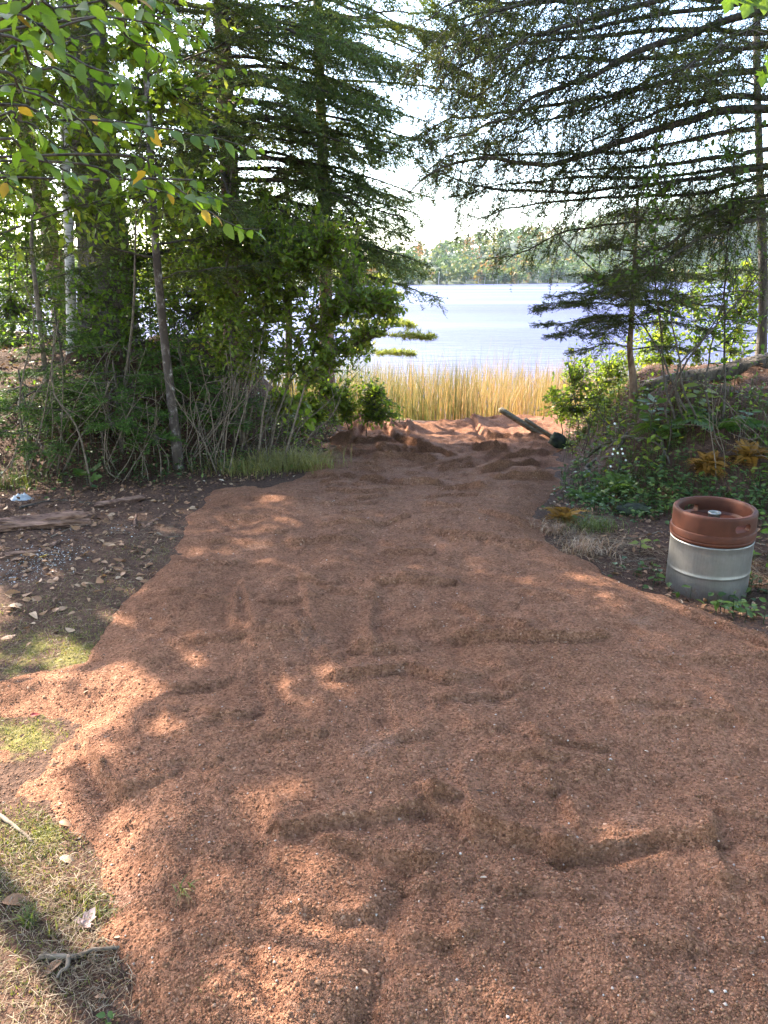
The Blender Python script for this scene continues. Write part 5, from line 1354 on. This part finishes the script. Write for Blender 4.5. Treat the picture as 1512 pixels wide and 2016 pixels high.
def tuft(lab, px, py, n, h, w, spread, mat='grass', lean=.6, tn=None, name='grass_tuft', p=None):
    p0 = on_ground(px, py) if p is None else p
    t = thing(name, lab, 'grass', p0)
    x = p0[0] + rng.normal(0, spread, n); y = p0[1] + rng.normal(0, spread * .8, n); z = surf_z(x, y) - .005
    V, F, tt = blades(x, y, z, h * (.5 + .7 * rng.random(n)), w * (.6 + .6 * rng.random(n)), np.abs(rng.normal(lean, .25, n)), 5, tn if tn is None else np.clip(rng.normal(tn, .2, n), 0, 1), .7)
    B = Bag(); B.add(V, F, tt); B.build('blades', MAT[mat], t)['kind'] = 'stuff'
tuft('wide pale green grass tuft at the left edge where the sand narrows', 575, 920, 1300, .24, .0045, .16, 'grass', .7, .95)
tuft('thin grass clump left of the wide tuft under the shrub', 480, 930, 500, .18, .004, .16, 'grass', .6, .85)
tuft('dry tan grass clump at the right edge of the sand', 1155, 1085, 260, .12, .004, .07, 'litter', .8, .75)
tuft('green grass clump right of the sand above the dry clump', 1165, 1040, 320, .12, .004, .07, 'grass', .7, .35)
tuft('dry grass at the bend of the right sand edge', 1095, 1050, 220, .10, .0035, .06, 'litter', .8, .7)
tuft('dark grass below the maple seedling at the far left', 30, 955, 260, .16, .004, .12, 'grass', .6, .15)
tuft('fresh green grass sprout beside the curled tan leaf at bottom left', 62, 1822, 34, .052, .0042, .010, 'grass', .6, .35)
tuft('green grass sprout right of the pink maple leaf', 205, 1800, 34, .045, .0035, .022, 'grass', .7, .5)
tuft('small grass sprout above the pink maple leaf', 180, 1775, 16, .035, .0035, .008, 'grass', .6, .5)
tuft('lone grass sprig growing out of the sand', 365, 1795, 18, .045, .0035, .010, 'grass', .8, .6)
tuft('yellowing grass sprout left of the pink maple leaf', 105, 1840, 12, .04, .004, .006, 'grass', .5, .8)
tuft('thin yellow moss tuft in the sand at the bottom', 420, 1975, 60, .012, .003, .020, 'grass', .8, .8)

# ------------------------------------------------------------------ left thicket: bare brush and low firs
def brush(lab, px, py, n, tops, r=.0045, mat='twig_pale', spread=.16, name='bare_brush', group=None):
    p0 = on_ground(px, py); t = thing(name, lab, 'brush', p0)
    for k in range(n):
        b = p0 + [random.gauss(0, spread), random.gauss(0, spread * .8), 0]; b[2] = gz(b[0], b[1]) - .02
        tp = random.choice(tops); q = at(tp[0] + random.gauss(0, 28), tp[1] + random.gauss(0, 35), b[1] + random.uniform(-.3, .4))
        m1 = b * .65 + q * .35 + rng.normal(0, .04, 3); m2 = b * .3 + q * .7 + rng.normal(0, .05, 3)
        P = spline([b, m1, m2, q], 12)
        B = Bag(); rr = r * random.uniform(.6, 1.3); B.add(*tubes(P, np.linspace(rr, rr * .4, 12), 5))
        for j in range(3):   # side twigs
            i = random.randint(5, 10); d = nrm(rng.normal(0, 1, 3) + (P[i + 1] - P[i]) * 10) * random.uniform(.08, .22)
            B.add(*tubes(np.array([P[i], P[i] + d * .5 + rng.normal(0, .01, 3), P[i] + d]), np.array([rr * .5, rr * .4, rr * .25]), 4))
        B.build('stem', MAT[mat], t, True)
brush('bare brush stems below the leafy shrub, nearest the sand', 520, 905, 20, [(540, 760), (600, 790), (500, 740), (640, 770), (570, 720)])
brush('tangled bare stems around the slim blotched trunk', 400, 925, 24, [(380, 760), (450, 720), (420, 780), (480, 690), (350, 740)])
brush('bare stems left of the slim blotched trunk', 260, 935, 18, [(230, 760), (290, 740), (330, 800), (200, 780)])
brush('leaning grey sticks at the far left of the thicket', 90, 930, 14, [(40, 720), (110, 760), (170, 740), (20, 600), (100, 660)], .007)
brush('dark arching canes at the left bend of the sand', 610, 850, 10, [(640, 760), (680, 740), (620, 720), (730, 700)], .004, 'twig')
brush('dead upright canes behind the keg', 1450, 930, 11, [(1430, 780), (1460, 820), (1400, 790), (1490, 760), (1380, 850)], .0035, 'twig_pale', .13)
brush('thin dark canes rising left of the right mound', 1165, 880, 9, [(1170, 720), (1210, 700), (1150, 740), (1190, 660)], .0035, 'twig', .12)
brush('twiggy dark stems on the left bank beneath the thickest trunk', 190, 860, 18, [(160, 700), (230, 690), (280, 720), (120, 740)], .005, 'twig')

def low_fir(lab, px, py, h, L, n, mat='fir'):
    p0 = on_ground(px, py); t = thing('young_fir', lab, 'tree', p0)
    ax = [p0 - [0, 0, .03], p0 + [.02, 0, h * .5], p0 + [0, .02, h], p0 + [0, .02, h * 1.15]]
    trunk_part(t, ax, .014, .005, MAT['twig'], 7, 12)
    for k in range(n):
        z = p0[2] + h * (.25 + .8 * k / n)
        conifer(t, ax, [z], lambda z_: L * (1 - .45 * k / n), MAT[mat], MAT['twig'], [k * 137.5 + random.uniform(-20, 20)], .008, .12, .25, step=.055, bl=.24, sl=.085, sstep=.032, droop=.2, start=.12, bare=.05, n=12, nl=.019, w=.0075, flat=.85)
low_fir('low shaded fir with flat boughs at the far left', 60, 905, .60, .75, 12)
low_fir('low fir with flat dark boughs left of the blotched stem', 240, 890, .62, .72, 13)
low_fir('small fir with drooping boughs right of the blotched stem', 430, 860, .60, .55, 11)
low_fir('fir sapling on the bank under the birch', 130, 800, .70, .70, 11)
low_fir('fir sapling on the bank before the reddish trunk', 360, 800, .60, .60, 10)

# ------------------------------------------------------------------ left foreground: log, boards, ash, bag, sticks
a_ = on_ground(-120, 1065); b_ = on_ground(178, 1032)
log_thing('weathered_log', 'split weathered log with stringy reddish grain at the left edge', [a_ + [0, 0, .035], (a_ + b_) / 2 + [0, .01, .04], b_ + [0, 0, .03]], .050, MAT['wood_old'], 'log', 44, 40, .34, .72)
a_ = on_ground(190, 1000); b_ = on_ground(288, 984)
log_thing('stick', 'flat grey-brown stick lying behind the split log', [a_ + [0, 0, .02], (a_ + b_) / 2 + [0, 0, .022], b_ + [0, 0, .02]], .020, MAT['wood_old'], 'stick', 10, 16, .2, .7)
def stick(lab, pl, r, mat='wood_old', group=None, up=.4):
    P = spline([on_ground(x, y, r * up) for x, y in pl], 14); P += rng.normal(0, r * .15, P.shape)
    t = thing('stick', lab, 'stick', P[0], group)
    V, F = tubes(P, np.linspace(r, r * .55, 14) * (1 + .15 * rng.random(14)), 7)
    B = Bag(); B.add(V, F); B.build('wood', MAT[mat], t, True)
    return t
stick('pale broken stick pointing at the sand behind the ash', [(290, 1036), (310, 1022), (326, 1010)], .010)
stick('short upright splinter beside the pale broken stick', [(266, 1034), (267, 1020), (268, 1013)], .008)
stick('pale stick half buried below the split log', [(10, 1092), (45, 1088), (75, 1086)], .012)
stick('short pale chip standing by the ash', [(98, 1076), (112, 1068), (120, 1064)], .011)
stick('thin grey twig across the ash toward the log', [(100, 1058), (130, 1044), (150, 1036)], .004, 'twig_pale')
stick('thin twig at the sand edge below the pale stick', [(310, 1050), (330, 1058), (352, 1056)], .005, 'twig_pale')
stick('long dark branch lying along the far left litter', [(40, 1000), (110, 985), (180, 992)], .009, 'twig')
t = stick('forked dry twig lying below the pink maple leaf', [(78, 1884), (115, 1886), (150, 1884), (180, 1876), (236, 1870)], .0065, 'twig_pale', up=1.0)
P = spline([on_ground(136, 1886, .008), on_ground(132, 1905, .012), on_ground(120, 1915, .01), on_ground(112, 1930, .008)], 8)
B = Bag(); B.add(*tubes(P, np.linspace(.0055, .0025, 8), 6)); B.build('fork', MAT['twig_pale'], t, True)
stick('grey root-like stick at the edge of the bottom left moss', [(-10, 1600), (30, 1630), (66, 1662)], .006, 'twig_pale', up=.8)
for i, (pl, lab) in enumerate([([(1290, 1100), (1250, 1105), (1210, 1112)], 'thin twig on the ground left of the keg'), ([(1280, 1120), (1245, 1122), (1215, 1118)], 'twig below the first twig left of the keg'), ([(1490, 1070), (1512, 1075), (1540, 1076)], 'pale twig at the right frame edge beside the keg'),
                               ([(1480, 1115), (1500, 1135), (1520, 1150)], 'twig right of the keg base'), ([(1485, 1150), (1500, 1152), (1530, 1148)], 'lowest twig right of the keg base'), ([(1230, 1062), (1262, 1058), (1300, 1046)], 'branch on the ground behind the lime seedling')]):
    stick(lab, pl, .005, 'twig_pale')

# crumpled white plastic bag
p0 = on_ground(42, 985); T = thing('plastic_bag', 'crumpled white plastic bag lying in the litter at the far left', 'bag', p0)
g = 26; u, v = np.meshgrid(np.linspace(-1, 1, g), np.linspace(-1, 1, g)); rr = np.hypot(u, v)
Zb = .028 * np.clip(1 - rr ** 2, 0, 1) + np.abs(fbm(u, v, 2.2, 4, 12)) * .055 * np.clip(1.15 - rr, 0, 1)
Xb = u * .075 * (1 + .3 * fbm(u, v, 1.6, 2, 13)); Yb = v * .06 * (1 + .3 * fbm(u, v, 1.6, 2, 14))
ii = np.arange(g * g).reshape(g, g); Fq = np.stack([ii[:-1, :-1], ii[:-1, 1:], ii[1:, 1:], ii[1:, :-1]], -1).reshape(-1, 4); Fq = Fq[(rr.ravel()[Fq] < 1.1 + .15 * np.sin(ii.ravel()[Fq][:, :1] * .7)).all(1)]
link('sheet', mesh('sheet', np.stack([Xb, Yb, Zb + .004], -1).reshape(-1, 3), [Fq]), MAT['plastic'], T)

# scattered pale ash
def ash():
    B = Bag()
    for px, py, n, sp in [(45, 1115, 420, .11), (95, 1105, 260, .07), (25, 1135, 150, .08), (130, 1085, 120, .08), (140, 1055, 60, .1), (240, 1045, 40, .06), (195, 1055, 40, .12)]:
        c = on_ground(px, py); x = c[0] + rng.normal(0, sp, n); y = c[1] + rng.normal(0, sp * .9, n)
        k = sand_d(x, y) < -.02; x, y = x[k], y[k]; n = len(x); z = ground_z(x, y)
        B.add(*leaves(np.stack([x, y, z + .003], -1), rng.normal(0, 1, (n, 3)) * [1, 1, .3], rng.normal(0, .4, (n, 3)) + [0, 0, 1], .003 + .010 * rng.random(n) ** 3, .8))
    tag(B.build('ash', MAT['ash']), 'pale ash flakes scattered below the split log', 'ash', kind='stuff')
ash()

# single fallen leaves
OV = {m: [ovate_mesh('fallen_leaf', 1.0, w, MAT[m], f, d, t) for w, f, d, t in [(.5, .3, .25, .5), (.6, -.2, -.2, .3), (.45, .5, .3, -.4)]] for m in ('dead_leaf', 'leaf_yel', 'red_leaf')}
MP = {m: maple_mesh('fallen_leaf', 1.0, MAT[m], .2) for m in ('dead_leaf', 'pink_leaf')}
def fallen(lab, px, py, L, me, rot, tilt=.2, group=None, p=None):
    p0 = on_ground(px, py) if p is None else p
    p0 = np.array(p0, float); p0[2] = sz(p0[0], p0[1]) + .006
    o = bpy.data.objects.new('fallen_leaf', me); COL.objects.link(o)
    place(o, p0, (math.cos(rot), math.sin(rot), random.uniform(-.05, .15)), (random.gauss(0, tilt), -abs(random.gauss(0, tilt)), 1), L)
    return tag(o, lab, 'leaf', group)
fallen('pale pink maple leaf lying face up in the bottom left grass', 160, 1830, .062, MP['pink_leaf'], 1.2, .12)
fallen('yellow leaf standing on edge beside the ash', 80, 1100, .06, OV['leaf_yel'][0], 1.4, .9)
fallen('small red leaf on the moss at the left edge', 60, 1412, .030, OV['red_leaf'][0], .4, .3)
fallen('curled tan leaf at the bottom left frame edge', 5, 1785, .075, OV['dead_leaf'][2], .1, .3)
fallen('long orange-brown leaf beside the dark curled leaf on the sand edge', 118, 1694, .045, OV['dead_leaf'][2], -.2, .3)
fallen('orange leaf curl on the sand edge above the moss', 118, 1622, .042, OV['dead_leaf'][2], -.4, .4)
fallen('pale leaf tip pointing down from the forked twig', 125, 1900, .045, OV['dead_leaf'][0], -2.2, .2)
for lab, px, py, L, r in [('broad orange leaf at the left edge above the mossy ground', 10, 1172, .085, .1), ('large brown leaf just below the broad orange leaf', 15, 1198, .085, .0), ('pointed tan leaf on the moss', 62, 1210, .06, -.8), ('bright orange leaf at the frame edge on the moss', 2, 1262, .06, .3), ('orange leaf lying on the white ash', 48, 1128, .055, .2),
                          ('white curled leaf at the edge of the sand', 268, 1136, .045, .5), ('orange leaf standing behind the litter', 312, 990, .06, 1.3), ('pale leaf near the sand corner', 346, 1018, .055, 1.7), ('tan leaf between the ash and the sand', 180, 1108, .05, .6)]:
    fallen(lab, px, py, L, random.choice(OV['dead_leaf']), r, .35)
G = 'dry leaves littering the left ground'
n = 0
while n < 120:
    px = random.uniform(-10, 380); py = random.uniform(965, 1290)
    if sand_d(np.array([on_ground(px, py)[0]]), np.array([on_ground(px, py)[1]]))[0] > -.03: continue
    if random.random() < (py - 1130) / 220: continue
    fallen('small dry brown leaf ' + ('in the litter behind the split log' if py < 1010 else 'around the split log' if px < 190 and py < 1060 else 'beside the pale ash' if px < 190 and py < 1140 else 'on the mossy ground left of the sand' if py > 1140 else 'close to the left edge of the sand'), px, py, random.uniform(.028, .060), random.choice(OV['dead_leaf']), random.uniform(0, 6.28), .4, G); n += 1
G = 'dry leaves littering the right ground'
n = 0
while n < 40:
    px = random.uniform(1120, 1512); py = random.uniform(960, 1230)
    q = on_ground(px, py)
    if sand_d(np.array([q[0]]), np.array([q[1]]))[0] > -.03: continue
    fallen('small dry leaf ' + ('on the dark ground between the sand and the keg' if px < 1300 else 'on the ground behind the keg' if py < 1080 else 'on the ground beside the keg base'), px, py, random.uniform(.022, .045), random.choice(OV['dead_leaf']), random.uniform(0, 6.28), .4, G); n += 1

# uncountable litter: leaf fragments, needles, straw, moss
def litter():
    B = Bag()
    N = 31000
    x = -5.0 + 9.0 * rng.random(N); y = 1.0 + 7.5 * rng.random(N) ** .8
    d = sand_d(x, y); k = (d < -.02 + .07 * rng.random(N) ** 4) & ~((y < 3.2) & (x < 0) & (rng.random(N) < .8)); x, y = x[k], y[k]; n = len(x)
    B.add(*leaves(np.stack([x, y, surf_z(x, y) + .004 + .01 * rng.random(n)], -1), rng.normal(0, 1, (n, 3)) * [1, 1, .3], rng.normal(0, .45, (n, 3)) + [0, 0, 1], .012 + .034 * rng.random(n) ** 1.6, .5, .4, np.clip(rng.normal(.4, .25, n), 0, 1)))
    tag(B.build('leaf_litter', MAT['litter']), 'brown leaf litter covering the forest floor on both sides', 'litter', kind='stuff')
    # straw and needles lying flat in the bottom left corner and on the right
    B = Bag()
    for (px, py, n, sp, L) in [(60, 1900, 450, .16, .03), (120, 1980, 400, .14, .03), (90, 1780, 450, .10, .03), (40, 1700, 400, .10, .025), (170, 1920, 400, .07, .03), (1230, 1090, 900, .16, .05), (1150, 1060, 700, .10, .05), (1490, 1130, 500, .12, .05), (230, 1150, 500, .25, .03), (100, 1240, 700, .25, .03), (300, 1060, 400, .2, .035)]:
        c = on_ground(px, py); x = c[0] + rng.normal(0, sp, n); y = c[1] + rng.normal(0, sp, n)
        k = sand_d(x, y) < .02; x, y = x[k], y[k]; n = len(x)
        a = rng.random(n) * 6.283; l = L * (.5 + rng.random(n)); z = ground_z(x, y) + .003 + .010 * rng.random(n) ** 2
        p = np.stack([x, y, z], -1); q = p + np.stack([np.cos(a) * l, np.sin(a) * l, rng.normal(0, .004, n)], -1); q[:, 2] = np.maximum(q[:, 2], ground_z(q[:, 0], q[:, 1]) + .002)
        m = (p + q) / 2 + rng.normal(0, .003, (n, 3)) + [0, 0, .003]
        B.add(tubes(np.stack([p, m, q], 1), np.tile([.0006, .0006, .0003], (n, 1)), 3, False)[0], tubes(np.stack([p, m, q], 1), np.tile([.0006, .0006, .0003], (n, 1)), 3, False)[1], np.repeat(rng.random(n), 9))
    tag(B.build('straw_litter', MAT['straw']), 'dry straw and needles strewn over the ground', 'litter', kind='stuff')
    B = Bag(); n = 260
    y = 1.1 + 5.5 * rng.random(n) ** 1.2; x = (rng.random(n) * 2 - 1) * 1.3; k = sand_d(x, y) > .03; x, y = x[k], y[k]; n = len(x)
    B.add(*leaves(np.stack([x, y, sand_z(x, y) + .004], -1), rng.normal(0, 1, (n, 3)) * [1, 1, .15], rng.normal(0, .3, (n, 3)) + [0, 0, 1], .006 + .016 * rng.random(n) ** 2, .35, .3))
    tag(B.build('leaf_scraps', MAT['litter']), 'tiny leaf scraps scattered on the sand', 'litter', kind='stuff')
    # moss pile
    B = Bag()
    for (px, py, n, sp) in [(60, 1250, 2600, .24), (150, 1272, 1500, .12), (230, 1160, 900, .18), (40, 1428, 2600, .16), (70, 1635, 1500, .08), (20, 1680, 1200, .10), (40, 1760, 1400, .10), (100, 1900, 1200, .12), (160, 1790, 700, .06), (90, 1650, 500, .05), (300, 1090, 500, .12)]:
        c = on_ground(px, py); x = c[0] + rng.normal(0, sp, n); y = c[1] + rng.normal(0, sp * .8, n)
        k = sand_d(x, y) < .015; x, y = x[k], y[k]; n = len(x)
        V, F, tt = blades(x, y, ground_z(x, y) - .002, .006 + .012 * rng.random(n), np.full(n, .0022), np.abs(rng.normal(.7, .3, n)), 2, np.clip(rng.normal(.62, .22, n), 0, 1))
        B.add(V, F, tt)
    tag(B.build('moss', MAT['grass']), 'yellow-green moss and short grass left of the sand', 'moss', kind='stuff')
litter()

# ------------------------------------------------------------------ air
def haze():
    V = np.array([(x, y, z) for z in (-3.0, 75.0) for y in (-60, 1400) for x in (-900, 1000)], float)
    F = np.array([[0, 2, 3, 1], [4, 5, 7, 6], [0, 1, 5, 4], [2, 6, 7, 3], [0, 4, 6, 2], [1, 3, 7, 5]])
    m, n, l, out = newmat('haze_air')
    v = n.new('ShaderNodeVolumePrincipled'); v.inputs['Color'].default_value = (0.80, 0.87, 1.0, 1); v.inputs['Density'].default_value = 0.00008; v.inputs['Anisotropy'].default_value = 0.2
    l.new(v.outputs[0], out.inputs['Volume'])
    tag(link('haze', mesh('haze', V, [F]), m), kind='stuff')
haze()
